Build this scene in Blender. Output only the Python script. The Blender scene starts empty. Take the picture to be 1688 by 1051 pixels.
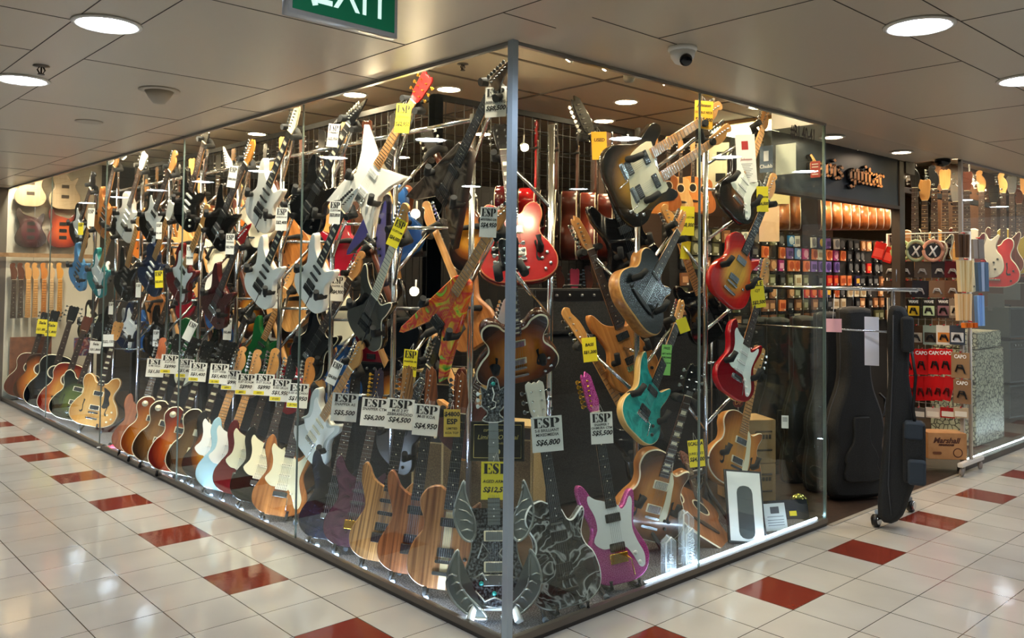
import bpy, bmesh, math, random
from mathutils import Vector, Matrix
random.seed(7)
C = bpy.context.scene.collection
PI = math.pi
# ------------------------------------------------------------------ camera, world, exposure
CX, CY, CZ, YAW, PITCH, ROLL, FOC, PCY = -2.4044, -2.6248, 1.55, .7427, .0366, .0105, 1395.43, 404.0
H, HI, T = 2.55, 2.93, .3165
fw = Vector((math.sin(YAW)*math.cos(PITCH), math.cos(YAW)*math.cos(PITCH), math.sin(PITCH)))
r0 = Vector((math.cos(YAW), -math.sin(YAW), 0)); u0 = r0.cross(fw)
RT = r0*math.cos(ROLL)+u0*math.sin(ROLL); UP = -r0*math.sin(ROLL)+u0*math.cos(ROLL)
CAM = Vector((CX, CY, CZ))
cd = bpy.data.cameras.new('camera'); cam = bpy.data.objects.new('camera', cd); C.objects.link(cam)
cd.sensor_width = 36; cd.lens = FOC/1688*36; cd.shift_y = (PCY-525.5)/1688
cam.matrix_world = Matrix(((RT.x, UP.x, -fw.x, CX), (RT.y, UP.y, -fw.y, CY), (RT.z, UP.z, -fw.z, CZ), (0, 0, 0, 1)))
bpy.context.scene.camera = cam
S = bpy.context.scene
S.view_settings.view_transform = 'Standard'; S.view_settings.look = 'None'
S.view_settings.gamma = 1; S.view_settings.use_curve_mapping = False
S.view_settings.exposure = 0.4
try:
    S.cycles.use_denoising = True; S.cycles.max_bounces = 8; S.cycles.transparent_max_bounces = 16
    S.cycles.glossy_bounces = 4; S.cycles.diffuse_bounces = 4; S.cycles.sample_clamp_indirect = 20
    S.cycles.caustics_reflective = False; S.cycles.caustics_refractive = False
except Exception: pass
W = bpy.data.worlds.new('world'); S.world = W; W.use_nodes = True
W.node_tree.nodes['Background'].inputs[0].default_value = (.9, .85, .8, 1)
W.node_tree.nodes['Background'].inputs[1].default_value = .25
CORR, SHOP, SPOT, LED = 80.0, 270.0, 350.0, 30.0     # emission of corridor lamps, shop lamps, track spots, led strip

def ray(px, py): return fw+RT*((px-844)/FOC)+UP*((PCY-py)/FOC)
def at(px, py, ax, v):                       # pixel to the point where its sight line meets the plane ax = v
    i = 'xyz'.index(ax); d = ray(px, py); return CAM+d*((v-CAM[i])/d[i])
def depth(p): return (Vector(p)-CAM).dot(fw)
def pix(p):
    d = Vector(p)-CAM; z = d.dot(fw); return 844+FOC*d.dot(RT)/z, PCY-FOC*d.dot(UP)/z

# ------------------------------------------------------------------ materials
def lin(c):
    if isinstance(c, str):
        c = [int(c[i:i+2], 16)/255 for i in (0, 2, 4)]
        c = [x/12.92 if x <= .04045 else ((x+.055)/1.055)**2.4 for x in c]
    return (c[0], c[1], c[2], 1)
MC = {}
def mat(col, rough=.4, metal=0, emit=0, coat=0, key=None, alpha=None):
    k = ('p', str(col), rough, metal, emit, coat, alpha)
    if k in MC: return MC[k]
    m = bpy.data.materials.new(key or 'paint'); m.use_nodes = True; b = m.node_tree.nodes['Principled BSDF']
    b.inputs['Base Color'].default_value = lin(col); b.inputs['Roughness'].default_value = rough; b.inputs['Metallic'].default_value = metal
    if coat: b.inputs['Coat Weight'].default_value = coat; b.inputs['Coat Roughness'].default_value = .05
    if emit: b.inputs['Emission Color'].default_value = lin(col); b.inputs['Emission Strength'].default_value = emit
    if alpha is not None: b.inputs['Alpha'].default_value = alpha
    MC[k] = m; return m
def nodes(name):
    m = bpy.data.materials.new(name); m.use_nodes = True; return m, m.node_tree.nodes, m.node_tree.links, m.node_tree.nodes['Principled BSDF']
def ramp(N, stops, interp='LINEAR'):
    r = N.new('ShaderNodeValToRGB'); e = r.color_ramp.elements; r.color_ramp.interpolation = interp
    while len(e) < len(stops): e.new(.5)
    for i, (p, c) in enumerate(stops): e[i].position = p; e[i].color = lin(c)
    return r
def burst(*cols, pos=None, wood=True, cz=.2, rx=.17, rz=.23):
    k = ('b', cols, cz, rx)
    if k in MC: return MC[k]
    m, N, L, b = nodes('burst_finish')
    tc = N.new('ShaderNodeTexCoord'); mp = N.new('ShaderNodeMapping'); L.new(tc.outputs['Object'], mp.inputs[0])
    mp.inputs['Location'].default_value = (0, 0, -cz/rz); mp.inputs['Scale'].default_value = (1/rx, 0, 1/rz)
    ln = N.new('ShaderNodeVectorMath'); ln.operation = 'LENGTH'; L.new(mp.outputs[0], ln.inputs[0])
    n = len(cols); pos = pos or [.35+.6*i/(n-1) for i in range(n)]
    r = ramp(N, list(zip(pos, cols))); L.new(ln.outputs['Value'], r.inputs[0])
    w = N.new('ShaderNodeTexNoise'); w.inputs['Scale'].default_value = 6; mp2 = N.new('ShaderNodeMapping'); mp2.inputs['Scale'].default_value = (14, 1, 1)
    L.new(tc.outputs['Object'], mp2.inputs[0]); L.new(mp2.outputs[0], w.inputs[0])
    mx = N.new('ShaderNodeMix'); mx.data_type = 'RGBA'; mx.blend_type = 'MULTIPLY'; mx.inputs[0].default_value = .35
    L.new(r.outputs[0], mx.inputs[6]); L.new(w.outputs[0], mx.inputs[7]); L.new(mx.outputs[2], b.inputs['Base Color'])
    b.inputs['Roughness'].default_value = .18; b.inputs['Coat Weight'].default_value = .6; MC[k] = m; return m
def wood(c1, c2, sx=25, sz=1.2, rough=.3, stripe=None, c3=None):
    k = ('w', c1, c2, sx, stripe)
    if k in MC: return MC[k]
    m, N, L, b = nodes('wood_grain')
    tc = N.new('ShaderNodeTexCoord'); mp = N.new('ShaderNodeMapping'); L.new(tc.outputs['Object'], mp.inputs[0]); mp.inputs['Scale'].default_value = (sx, sx, sz)
    w = N.new('ShaderNodeTexNoise'); w.inputs['Scale'].default_value = 3; w.inputs['Detail'].default_value = 4; L.new(mp.outputs[0], w.inputs[0])
    r = ramp(N, [(.35, c1), (.65, c2)]); L.new(w.outputs[0], r.inputs[0]); out = r.outputs[0]
    if stripe:
        sp = N.new('ShaderNodeSeparateXYZ'); L.new(tc.outputs['Object'], sp.inputs[0])
        ab = N.new('ShaderNodeMath'); ab.operation = 'ABSOLUTE'; L.new(sp.outputs[0], ab.inputs[0])
        lt = N.new('ShaderNodeMath'); lt.operation = 'LESS_THAN'; lt.inputs[1].default_value = stripe; L.new(ab.outputs[0], lt.inputs[0])
        mx = N.new('ShaderNodeMix'); mx.data_type = 'RGBA'; L.new(lt.outputs[0], mx.inputs[0]); L.new(out, mx.inputs[6]); mx.inputs[7].default_value = lin(c3); out = mx.outputs[2]
    L.new(out, b.inputs['Base Color']); b.inputs['Roughness'].default_value = rough; MC[k] = m; return m
def speckle(c1, c2, scale, rough=.3, metal=0, lo=.45, hi=.6, det=2, bump=0, key='speckle'):
    k = ('s', c1, c2, scale, lo, hi, metal)
    if k in MC: return MC[k]
    m, N, L, b = nodes(key)
    tc = N.new('ShaderNodeTexCoord'); w = N.new('ShaderNodeTexNoise'); w.inputs['Scale'].default_value = scale; w.inputs['Detail'].default_value = det
    L.new(tc.outputs['Object'], w.inputs[0]); r = ramp(N, [(lo, c1), (hi, c2)]); L.new(w.outputs[0], r.inputs[0]); L.new(r.outputs[0], b.inputs['Base Color'])
    b.inputs['Roughness'].default_value = rough; b.inputs['Metallic'].default_value = metal
    if bump:
        bp = N.new('ShaderNodeBump'); bp.inputs['Strength'].default_value = bump; bp.inputs['Distance'].default_value = .01; L.new(w.outputs[0], bp.inputs['Height']); L.new(bp.outputs[0], b.inputs['Normal'])
    MC[k] = m; return m
def swirl(cols, scale, dist=3, rough=.2, interp='LINEAR', alpha=None):
    k = ('sw', tuple(cols), scale)
    if k in MC: return MC[k]
    m, N, L, b = nodes('swirl_finish')
    tc = N.new('ShaderNodeTexCoord'); w = N.new('ShaderNodeTexNoise'); w.inputs['Scale'].default_value = scale; w.inputs['Detail'].default_value = 2; w.inputs['Distortion'].default_value = dist
    L.new(tc.outputs['Object'], w.inputs[0]); n = len(cols)
    r = ramp(N, [(.32+.36*i/(n-1), c) for i, c in enumerate(cols)], interp); L.new(w.outputs[0], r.inputs[0]); L.new(r.outputs[0], b.inputs['Base Color'])
    b.inputs['Roughness'].default_value = rough; b.inputs['Coat Weight'].default_value = .5
    if alpha: b.inputs['Alpha'].default_value = alpha
    MC[k] = m; return m
def glass_mat(tint=(.93, .97, .95), key='glass', refl=1.0):
    m = bpy.data.materials.new(key); m.use_nodes = True; N = m.node_tree.nodes; L = m.node_tree.links; N.clear()
    o = N.new('ShaderNodeOutputMaterial'); mx = N.new('ShaderNodeMixShader'); t = N.new('ShaderNodeBsdfTransparent'); g = N.new('ShaderNodeBsdfGlossy')
    t.inputs[0].default_value = (*tint, 1); g.inputs['Roughness'].default_value = 0; g.inputs[0].default_value = (.95, 1, 1, 1)
    f = N.new('ShaderNodeFresnel'); ge_ = N.new('ShaderNodeNewGeometry'); mr = N.new('ShaderNodeMapRange')
    mr.inputs['To Min'].default_value = 1.52; mr.inputs['To Max'].default_value = 1/1.52; L.new(ge_.outputs['Backfacing'], mr.inputs[0]); L.new(mr.outputs[0], f.inputs[0])
    mu = N.new('ShaderNodeMath'); mu.operation = 'MULTIPLY'; mu.inputs[1].default_value = refl; mu.use_clamp = True
    L.new(f.outputs[0], mu.inputs[0]); L.new(mu.outputs[0], mx.inputs[0]); L.new(t.outputs[0], mx.inputs[1]); L.new(g.outputs[0], mx.inputs[2]); L.new(mx.outputs[0], o.inputs[0]); return m
GLASS = glass_mat(refl=.55)
CHROME = mat('c8ccd0', .18, 1, key='chrome'); STEEL = mat('8f959b', .35, 1, key='steel'); GOLD = mat('d8a640', .25, 1, key='gold')
BLACK = mat('0c0c0d', .45, key='black_plastic'); FOAM = mat('08080a', .85, key='black_foam'); DARK = mat('15161a', .6, key='dark_cloth')
CREAM = mat('efe6c8', .4, key='cream_plastic'); WHITE = mat('f2f2ee', .35, key='white_plastic')
PAPER = mat('f6f4ee', .7, key='white_card'); YPAPER = mat('f4e02a', .7, key='yellow_card'); OPAPER = mat('f0b52a', .7, key='orange_card'); GPAPER = mat('9fe87a', .7, key='green_card')
INK = mat('0a0a0a', .7, key='black_ink'); REDINK = mat('b02020', .7, key='red_ink')
ROSE = wood('2b1a12', '3d261a', 30, rough=.5); MAPLE = wood('c98d4c', 'dba463', 25, rough=.3); EBONY = mat('101012', .4, key='ebony'); MAHOG = wood('4a2315', '6a3420', 30)
BROWNNECK = wood('8a5a34', 'a5754a', 25)
# ------------------------------------------------------------------ mesh helpers
def obj(name, bm, m=None, parent=None, kind=None, mx=None):
    me = bm if isinstance(bm, bpy.types.Mesh) else to_mesh(bm, name)
    o = bpy.data.objects.new(name, me); C.objects.link(o)
    if parent is not None: o.parent = parent
    if kind: o['kind'] = kind
    if mx is not None: o.matrix_local = mx
    ms = m if isinstance(m, (list, tuple)) else [m]
    if m is not None:
        if len(me.materials) == 0:
            for x in ms: me.materials.append(x)
        while len(me.materials) < len(ms): me.materials.append(None)
        for i, x in enumerate(ms):
            if me.materials[i] is not x: o.material_slots[i].link = 'OBJECT'; o.material_slots[i].material = x
    return o
def to_mesh(bm, name='mesh'):
    me = bpy.data.meshes.new(name); bmesh.ops.recalc_face_normals(bm, faces=bm.faces[:]); bm.to_mesh(me); bm.free(); return me
def tag(o, label, cat, group=None, kind=None):
    o['label'] = label; o['category'] = cat
    if group: o['group'] = group
    if kind: o['kind'] = kind
    return o
def thing(name, label, cat, mx=None, group=None, loc=None):
    o = bpy.data.objects.new(name, None); C.objects.link(o); o.empty_display_size = .05
    if loc is not None: o.location = loc
    if mx is not None: o.matrix_world = mx
    return tag(o, label, cat, group)
def B(bm, x0, x1, y0, y1, z0, z1, mi=0):
    v = [bm.verts.new((x, y, z)) for x in (x0, x1) for y in (y0, y1) for z in (z0, z1)]
    for f in ((0, 1, 3, 2), (4, 6, 7, 5), (0, 4, 5, 1), (2, 3, 7, 6), (0, 2, 6, 4), (1, 5, 7, 3)):
        bm.faces.new([v[i] for i in f]).material_index = mi
    return bm
def box(x0, x1, y0, y1, z0, z1, bev=0):
    bm = bmesh.new(); B(bm, x0, x1, y0, y1, z0, z1)
    if bev: bmesh.ops.bevel(bm, geom=bm.edges[:], offset=bev, segments=2, affect='EDGES')
    return bm
def tube(bm, pts, r, n=8, cap=True, mi=0):
    pts = [Vector(p) for p in pts]; rs = r if isinstance(r, (list, tuple)) else [r]*len(pts); rings = []
    for i, p in enumerate(pts):
        a = pts[max(i-1, 0)]; b = pts[min(i+1, len(pts)-1)]; t = (b-a).normalized()
        s = t.cross(Vector((0, 0, 1)));
        if s.length < .1: s = t.cross(Vector((1, 0, 0)))
        s.normalize(); q = t.cross(s)
        rings.append([bm.verts.new(p+(s*math.cos(2*PI*k/n)+q*math.sin(2*PI*k/n))*rs[i]) for k in range(n)])
    for A, D in zip(rings, rings[1:]):
        for k in range(n):
            f = bm.faces.new((A[k], A[(k+1) % n], D[(k+1) % n], D[k])); f.smooth = True; f.material_index = mi
    if cap:
        for q in (rings[0], rings[-1]): bm.faces.new(q).material_index = mi
    return bm
def tubes(paths, r, n=8):
    bm = bmesh.new()
    for p in paths: tube(bm, p, r, n)
    return bm
def lathe(prof, n=20, axis='z'):
    bm = bmesh.new(); rings = []
    for r, z in prof:
        row = []
        for k in range(n):
            a = 2*PI*k/n; x, y = r*math.cos(a), r*math.sin(a)
            row.append(bm.verts.new((x, y, z) if axis == 'z' else (x, z, y)))
        rings.append(row)
    for A, D in zip(rings, rings[1:]):
        for k in range(n): bm.faces.new((A[k], A[(k+1) % n], D[(k+1) % n], D[k])).smooth = True
    for q, (r, z) in ((rings[0], prof[0]), (rings[-1], prof[-1])):
        if r > 1e-4: bm.faces.new(q)
    return bm
def crom(P, n=5):
    out = []; m = len(P)
    for i in range(m):
        p0, p1, p2, p3 = P[i-1], P[i], P[(i+1) % m], P[(i+2) % m]
        for k in range(n):
            t = k/n; t2 = t*t; t3 = t2*t
            out.append(tuple(.5*(2*p1[j]+(p2[j]-p0[j])*t+(2*p0[j]-5*p1[j]+4*p2[j]-p3[j])*t2+(3*p1[j]-p0[j]-3*p2[j]+p3[j])*t3) for j in (0, 1)))
    return out
def area(P): return sum(P[i-1][0]*P[i][1]-P[i][0]*P[i-1][1] for i in range(len(P)))/2
def inset(P, d):
    s = 1 if area(P) > 0 else -1; out = []; n = len(P)
    for i in range(n):
        a = P[i-1]; b = P[(i+1) % n]; dx, dz = b[0]-a[0], b[1]-a[1]; l = math.hypot(dx, dz) or 1
        out.append((P[i][0]-s*dz/l*d, P[i][1]+s*dx/l*d))
    return out
def prism(P, y0, y1, bev=.004, bm=None, mi=(0, 1, 2), M=None):
    """outline in x,z extruded along y from y0 (front) to y1; material slots: faces, rounded edge, side"""
    bm = bm or bmesh.new(); rs = []
    L = [(inset(P, bev), y0), (P, y0+bev), (P, y1-bev), (inset(P, bev), y1)] if bev else [(P, y0), (P, y1)]
    for Q, y in L:
        rs.append([bm.verts.new(M @ Vector((x, y, z)) if M else (x, y, z)) for x, z in Q])
    n = len(P)
    for j in range(len(rs)-1):
        for k in range(n):
            f = bm.faces.new((rs[j][k], rs[j][(k+1) % n], rs[j+1][(k+1) % n], rs[j+1][k])); f.smooth = True
            f.material_index = mi[2] if (j == 1 or not bev) else mi[1]
    bm.faces.new(rs[0]).material_index = mi[0]; bm.faces.new(rs[-1]).material_index = mi[0]
    return bm
def rrect(w, h, r=.004, cx=0, cz=0, n=3):
    P = []
    for sx, sz, a0 in ((1, 1, 0), (-1, 1, 90), (-1, -1, 180), (1, -1, 270)):
        for k in range(n+1):
            a = math.radians(a0+90*k/n); P.append((cx+sx*(w/2-r)+r*math.cos(a), cz+sz*(h/2-r)+r*math.sin(a)))
    return P
def circ(r, cx=0, cz=0, n=20, rx=None): return [(cx+(rx or r)*math.cos(2*PI*k/n), cz+r*math.sin(2*PI*k/n)) for k in range(n)]
TXT = {}
def text(s, size, shear=0, bold=0.0, depth=.0006):
    """lettering lying in the x,z plane, facing -y, centred on its origin"""
    k = (s, size, shear, bold)
    if k in TXT: return TXT[k]
    c = bpy.data.curves.new('lettering', 'FONT'); c.body = s; c.size = size; c.shear = shear; c.offset = bold; c.extrude = depth; c.align_x = 'CENTER'; c.align_y = 'CENTER'; c.resolution_u = 2
    o = bpy.data.objects.new('lettering', c); me = bpy.data.meshes.new_from_object(o); bpy.data.objects.remove(o)
    me.transform(Matrix.Rotation(PI/2, 4, 'X')); me.materials.clear(); TXT[k] = me; return me
def ordn(i): return ['first', 'second', 'third', 'fourth', 'fifth', 'sixth', 'seventh', 'eighth', 'ninth', 'tenth', 'eleventh', 'twelfth', 'thirteenth', 'fourteenth', 'fifteenth', 'sixteenth', 'seventeenth', 'eighteenth', 'nineteenth', 'twentieth', 'twenty-first', 'twenty-second', 'twenty-third', 'twenty-fourth', 'twenty-fifth', 'twenty-sixth', 'twenty-seventh', 'twenty-eighth'][i]
def frame(P, n, up=Vector((0, 0, 1)), s=1.0):
    """matrix at P whose local -y looks along n and whose local z is closest to up"""
    n = Vector(n).normalized(); up = Vector(up); z = (up-n*up.dot(n)).normalized(); y = -n; x = y.cross(z)
    return Matrix(((x.x*s, y.x*s, z.x*s, P[0]), (x.y*s, y.y*s, z.y*s, P[1]), (x.z*s, y.z*s, z.z*s, P[2]), (0, 0, 0, 1)))
def st(name, bm, m, parent=None):
    o = obj(name, bm, m, parent)
    if parent is None: o['kind'] = 'structure'
    return o

# ================================================================== the setting
def mat_floor():
    m, N, L, b = nodes('floor_tiles')
    tc = N.new('ShaderNodeTexCoord'); sp = N.new('ShaderNodeSeparateXYZ'); L.new(tc.outputs['Object'], sp.inputs[0])
    def M(op, a, c=None, cl=False):
        n = N.new('ShaderNodeMath'); n.operation = op; n.use_clamp = cl
        for i, v in enumerate((a, c)):
            if v is None: continue
            if isinstance(v, (int, float)): n.inputs[i].default_value = v
            else: L.new(v, n.inputs[i])
        return n.outputs[0]
    tx = M('DIVIDE', M('ADD', sp.outputs[0], .276+T*60), T); ty = M('DIVIDE', M('ADD', sp.outputs[1], .243+T*60), T)
    ix = M('FLOOR', tx); iy = M('FLOOR', ty); fx = M('FRACT', tx); fy = M('FRACT', ty)
    # joints
    gx = M('GREATER_THAN', M('ABSOLUTE', M('SUBTRACT', fx, .5)), .4915); gy = M('GREATER_THAN', M('ABSOLUTE', M('SUBTRACT', fy, .5)), .4935); g = M('MAXIMUM', gx, gy)
    # red rows: left row is tile column 59, right row tile row 59, every third tile
    def eq(a, v): return M('COMPARE', a, v)
    def is_eq(a, v): return M('LESS_THAN', M('ABSOLUTE', M('SUBTRACT', a, v)), .5)
    rl = M('MULTIPLY', is_eq(ix, 59), is_eq(M('MODULO', iy, 3), 2)); rl = M('MULTIPLY', rl, M('GREATER_THAN', iy, 59.5))
    rr = M('MULTIPLY', is_eq(iy, 58.0+1), is_eq(M('MODULO', ix, 3), 2)); rr = M('MULTIPLY', rr, M('GREATER_THAN', ix, 59.5))
    red = M('MAXIMUM', rl, rr)
    no = N.new('ShaderNodeTexNoise'); no.inputs['Scale'].default_value = 1.8; L.new(tc.outputs['Object'], no.inputs[0])
    wn = N.new('ShaderNodeTexWhiteNoise'); cb = N.new('ShaderNodeCombineXYZ'); L.new(ix, cb.inputs[0]); L.new(iy, cb.inputs[1]); L.new(cb.outputs[0], wn.inputs[0])
    r = ramp(N, [(.3, 'b8b3aa'), (.7, 'c8c3ba')]); L.new(no.outputs[0], r.inputs[0])
    v = N.new('ShaderNodeMix'); v.data_type = 'RGBA'; v.blend_type = 'MULTIPLY'; v.inputs[0].default_value = .10; L.new(r.outputs[0], v.inputs[6]); L.new(wn.outputs['Value'], v.inputs[7])
    a = N.new('ShaderNodeMix'); a.data_type = 'RGBA'; L.new(red, a.inputs[0]); L.new(v.outputs[2], a.inputs[6]); a.inputs[7].default_value = lin('7a3124')
    c = N.new('ShaderNodeMix'); c.data_type = 'RGBA'; L.new(g, c.inputs[0]); L.new(a.outputs[2], c.inputs[6]); c.inputs[7].default_value = lin('4a433c')
    L.new(c.outputs[2], b.inputs['Base Color']); b.inputs['Roughness'].default_value = .09; b.inputs['Specular IOR Level'].default_value = .75
    n2 = N.new('ShaderNodeTexNoise'); n2.inputs['Scale'].default_value = 9; L.new(tc.outputs['Object'], n2.inputs[0]); bp = N.new('ShaderNodeBump'); bp.inputs['Strength'].default_value = .035; bp.inputs['Distance'].default_value = .02
    L.new(n2.outputs[0], bp.inputs['Height']); L.new(bp.outputs[0], b.inputs['Normal']); return m
XW, YW = -5.4, -5.2
bm = box(XW, 0.0, YW, 12, -.1, 0); B(bm, 0.0, 12, YW, 0.0, -.1, 0); st('floor', bm, mat_floor())
SHOPFLOOR = wood('241a15', '3a2a20', 8, 8, .45)
st('floor_shop', box(0.0, 12, 0.0, 12, -.1, .0), SHOPFLOOR)
CARPET = speckle('1c1b20', '8a8a92', 160, .95, lo=.42, hi=.66, det=3, bump=.3, key='carpet')
bm = box(.03, .62, .03, 9, .0, .012); B(bm, .62, 2.69, .03, .62, .0, .012); st('trim_11', bm, CARPET)
CEIL = mat('c2b7a5', .33, key='ceiling_panel'); CEILIN = mat('d6c9ae', .6, key='ceiling_tile_cream')
bm = box(XW, 0, YW, 12, H, H+.4); B(bm, 0, 12, YW, 0.0, H, H+.4); st('ceiling', bm, CEIL)
# recess above the entrance is level with the corridor
st('ceiling_entrance', box(2.72, 4.99, .0, .38, H+.005, HI), mat('b9b0a0', .5))
st('ceiling_shop', box(0.0, 12, 0.0, 12, HI, HI+.1), CEILIN)
JOINT = mat('3c352d', .8, key='joint')
def strips(segs, z, w=.006, t=.002):
    bm = bmesh.new()
    for x0, y0, x1, y1 in segs:
        if x0 == x1: B(bm, x0-w/2, x0+w/2, y0, y1, z-t, z)
        else: B(bm, x0, x1, y0-w/2, y0+w/2, z-t, z)
    return bm
sg = [(-.286, -5, -.286, 12), (-1.225, -5, -1.225, 12), (-1.443, -5, -1.443, 12), (-2.38, -5, -2.38, 12)]
for k in range(-5, 19): y = .382+.635*k; sg.append((-1.225, y, -.286, y)) if k % 2 == 0 else sg.append((-.286, y, 0, y)); sg.append((-2.38, y, -1.443, y))
sg += [(0, -.45, 12, -.45), (-.286, -1.19, 12, -1.19), (-.286, -1.41, 12, -1.41), (0, -2.35, 12, -2.35)]
for k in range(0, 18): x = .41+.635*k; sg.append((x, -1.19, x, -.45)) if k % 2 == 0 else sg.append((x, -2.35, x, -1.41))
st('trim_1', strips(sg, H, .004, .0015), JOINT)
a = at(996, 132, 'z', HI); b_ = at(890.5, 155, 'z', HI); c_ = at(1061, 191, 'z', HI); sx, sy = c_.x-b_.x, b_.y-a.y
sg = [(a.x+i*sx, 0.0, a.x+i*sx, 12) for i in range(-2, 8) if a.x+i*sx > 0]+[(0.0, a.y+i*sy, 12, a.y+i*sy) for i in range(-2, 17) if a.y+i*sy > .02]
st('trim_2', strips(sg, HI, .022, .006), mat('6b6152', .6))
# fascia boards between corridor ceiling and the higher shop ceiling, sills and head rails
FAS = mat('bdb29c', .6)
st('wall_fascia_left', box(.0, .012, .0, 9, H, HI), FAS); st('wall_fascia_right', box(0.012, 2.72, .0, .012, H, HI), FAS); st('wall_fascia_east', box(4.99, 12, 0, .012, H, HI), FAS)
SILL = mat('2a2520', .35, key='sill'); ALU = mat('9a9c9c', .3, 1, key='aluminium'); ALUB = mat('a9bac8', .35, .6, key='aluminium_blue')
bm = box(-.004, .03, -.004, 8.98, 0, .022); B(bm, .03, 2.72, -.004, .03, 0, .022); B(bm, 5.0, 12, -.0, .04, 0, .05); st('baseboard_window', bm, SILL)
bm = box(-.012, .016, -.0, 8.98, .022, .05); B(bm, .016, 2.72, -.012, .016, .022, .05); st('trim_3', bm, mat('6a6259', .35, .5))
bm = box(-.01, .012, 0, 8.98, H-.018, H-.002); B(bm, .012, 2.72, -.01, .012, H-.018, H-.002); B(bm, 5.0, 12, -.01, .012, H-.018, H-.002); st('trim_4', bm, ALU)
st('trim_5', box(2.74, 4.86, -.035, -.005, 0, .006), mat('b9b4aa', .4, .5))     # metal threshold
# glass panes
YS = [0.012, 1.7925, 3.5572, 5.3063, 7.06, 8.95]; XS = [0.012, 1.35, 2.7053]
n = 0
for a0, a1 in zip(YS, YS[1:]): n += 1; st('window_%d' % n, box(-.004, .004, a0+.003, a1-.003, .03, H-.01), GLASS)
for a0, a1 in zip(XS, XS[1:]): n += 1; st('window_%d' % n, box(a0+.003, a1-.003, -.004, .004, .03, H-.01), GLASS)
n += 1; st('window_%d' % n, box(5.03, 12, -.004, .004, .05, H-.01), GLASS)
n += 1; st('window_%d' % n, box(5.012, 5.020, .01, .36, .0, H), GLASS)
st('window_%d' % (n+1), box(2.700, 2.708, .012, .75, .0, H-.01), GLASS)
tr = mat('8a9a96', .2, .3)
for i, y in enumerate(YS[1:-1]): st('trim_%d' % (20+i), box(-.005, .005, y-.003, y+.003, .04, H-.01), tr)
st('trim_26', box(1.347, 1.353, -.006, .006, .04, H-.01), tr)
st('trim_27', box(2.698, 2.712, -.008, .008, .02, H-.005), mat('6d8078', .25, .5))
st('trim_28', box(-.016, .016, -.016, .016, .0, H), ALUB); st('trim_29', box(5.0, 5.028, -.014, .014, .0, H), mat('b9b5ac', .35, .3))
# walls
CONC = mat('6f675c', .7); st('wall_left_column', box(-.35, .05, 8.98, 9.5, 0, H), CONC)
st('wall_north', box(.0, 12, 9.0, 9.1, 0, HI), mat('2e2a26', .8)); st('wall_north_lining', box(.0, 1.05, 8.975, 8.998, 0, HI), mat('cfc7b6', .8))
st('wall_east', box(11.9, 12, 0, 9, 0, HI), mat('8a7f70', .8))
# dark partition walls behind the grid racks
DW = mat('191719', .8); st('wall_inner', box(1.62, 1.68, 2.75, 8.2, 0, 2.3), DW); st('wall_inner_right', box(1.62, 3.9, 2.75, 2.81, 0, 2.3), DW)
# opposite side of the corridors, behind the camera (seen only as reflections in the glass)
def shutter_mat():
    m, N, L, b = nodes('roller_shutter'); tc = N.new('ShaderNodeTexCoord'); w = N.new('ShaderNodeTexWave'); w.bands_direction = 'Z'; w.inputs['Scale'].default_value = 4.2
    L.new(tc.outputs['Object'], w.inputs[0]); r = ramp(N, [(.05, '0b0d10'), (.2, '2f363c')]); L.new(w.outputs[0], r.inputs[0]); L.new(r.outputs[0], b.inputs['Base Color']); b.inputs['Roughness'].default_value = .5; return m
SH = shutter_mat()
st('wall_south', box(-1.5, 12, YW-.1, YW, 0, H), SH); st('wall_west', box(XW-.1, XW, -1.5, 12, 0, H), mat('33424f', .6))
st('wall_far_south', box(XW-.1, -1.5, YW-.1, YW, 0, H), mat('8c8478', .8)); st('wall_far_west', box(XW-.1, XW, YW, -1.5, 0, H), mat('8c8478', .8)); st('wall_far_north', box(XW, -.35, 12, 12.1, 0, H), mat('8c8478', .8))
st('wall_south_column', box(1.55, 1.8, YW, YW+.3, 0, H), mat('8d8420', .5))

# ------------------------------------------------------------------ ceiling fittings
def lampcol(c, e):
    k = ('l', c, e)
    if k not in MC:
        m = bpy.data.materials.new('lamp_glow'); m.use_nodes = True; N = m.node_tree.nodes; N.clear(); o = N.new('ShaderNodeOutputMaterial'); em = N.new('ShaderNodeEmission')
        em.inputs[0].default_value = lin(c); em.inputs[1].default_value = e; m.node_tree.links.new(em.outputs[0], o.inputs[0]); MC[k] = m
    return MC[k]
LM = {}
def downlight(x, y, z, r, glow, label, group):
    t = thing('ceiling_light', label, 'ceiling light', loc=(x, y, z), group=group)
    if ('rim', r) not in LM:
        LM['rim', r] = to_mesh(lathe([(r, 0), (r+.018, -.002), (r+.016, -.008), (r, -.011), (r-.004, -.004)], 28)); LM['dif', r] = to_mesh(lathe([(0.0001, -.007), (r*.6, -.007), (r, -.004)], 28))
    obj('rim', LM['rim', r], mat('d8d4cc', .4), t); obj('diffuser', LM['dif', r], glow, t); return t
gc = lampcol('e8f2ff', CORR); gs = lampcol('ffe2b8', SHOP); ge = lampcol('ffe4c4', 60)
for k in range(8): downlight(-1.33, .97+1.366*k, H, .115, gc, 'round white lamp in the corridor ceiling, %s from the near end of the left row' % ordn(k), 'corridor ceiling lamps')
for k in range(8): downlight(.984+1.287*k, -1.28, H, .115, gc, 'round white lamp in the corridor ceiling, %s from the near end of the right row' % ordn(k), 'corridor ceiling lamps')
for x, y, w in ((-1.33, -1.28, 'above the corridor crossing'), (-3.6, -1.28, 'at the far side of the crossing'), (-1.33, -3.6, 'behind the crossing'), (-3.6, 1.6, 'by the opposite shutter'), (1.6, -3.9, 'by the dark roller shutter'), (-3.6, 4.6, 'further along the opposite shutter'), (4.6, -3.9, 'further along the roller shutter')):
    downlight(x, y, H, .115, gc, 'round white lamp in the corridor ceiling %s' % w, 'corridor ceiling lamps')
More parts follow.
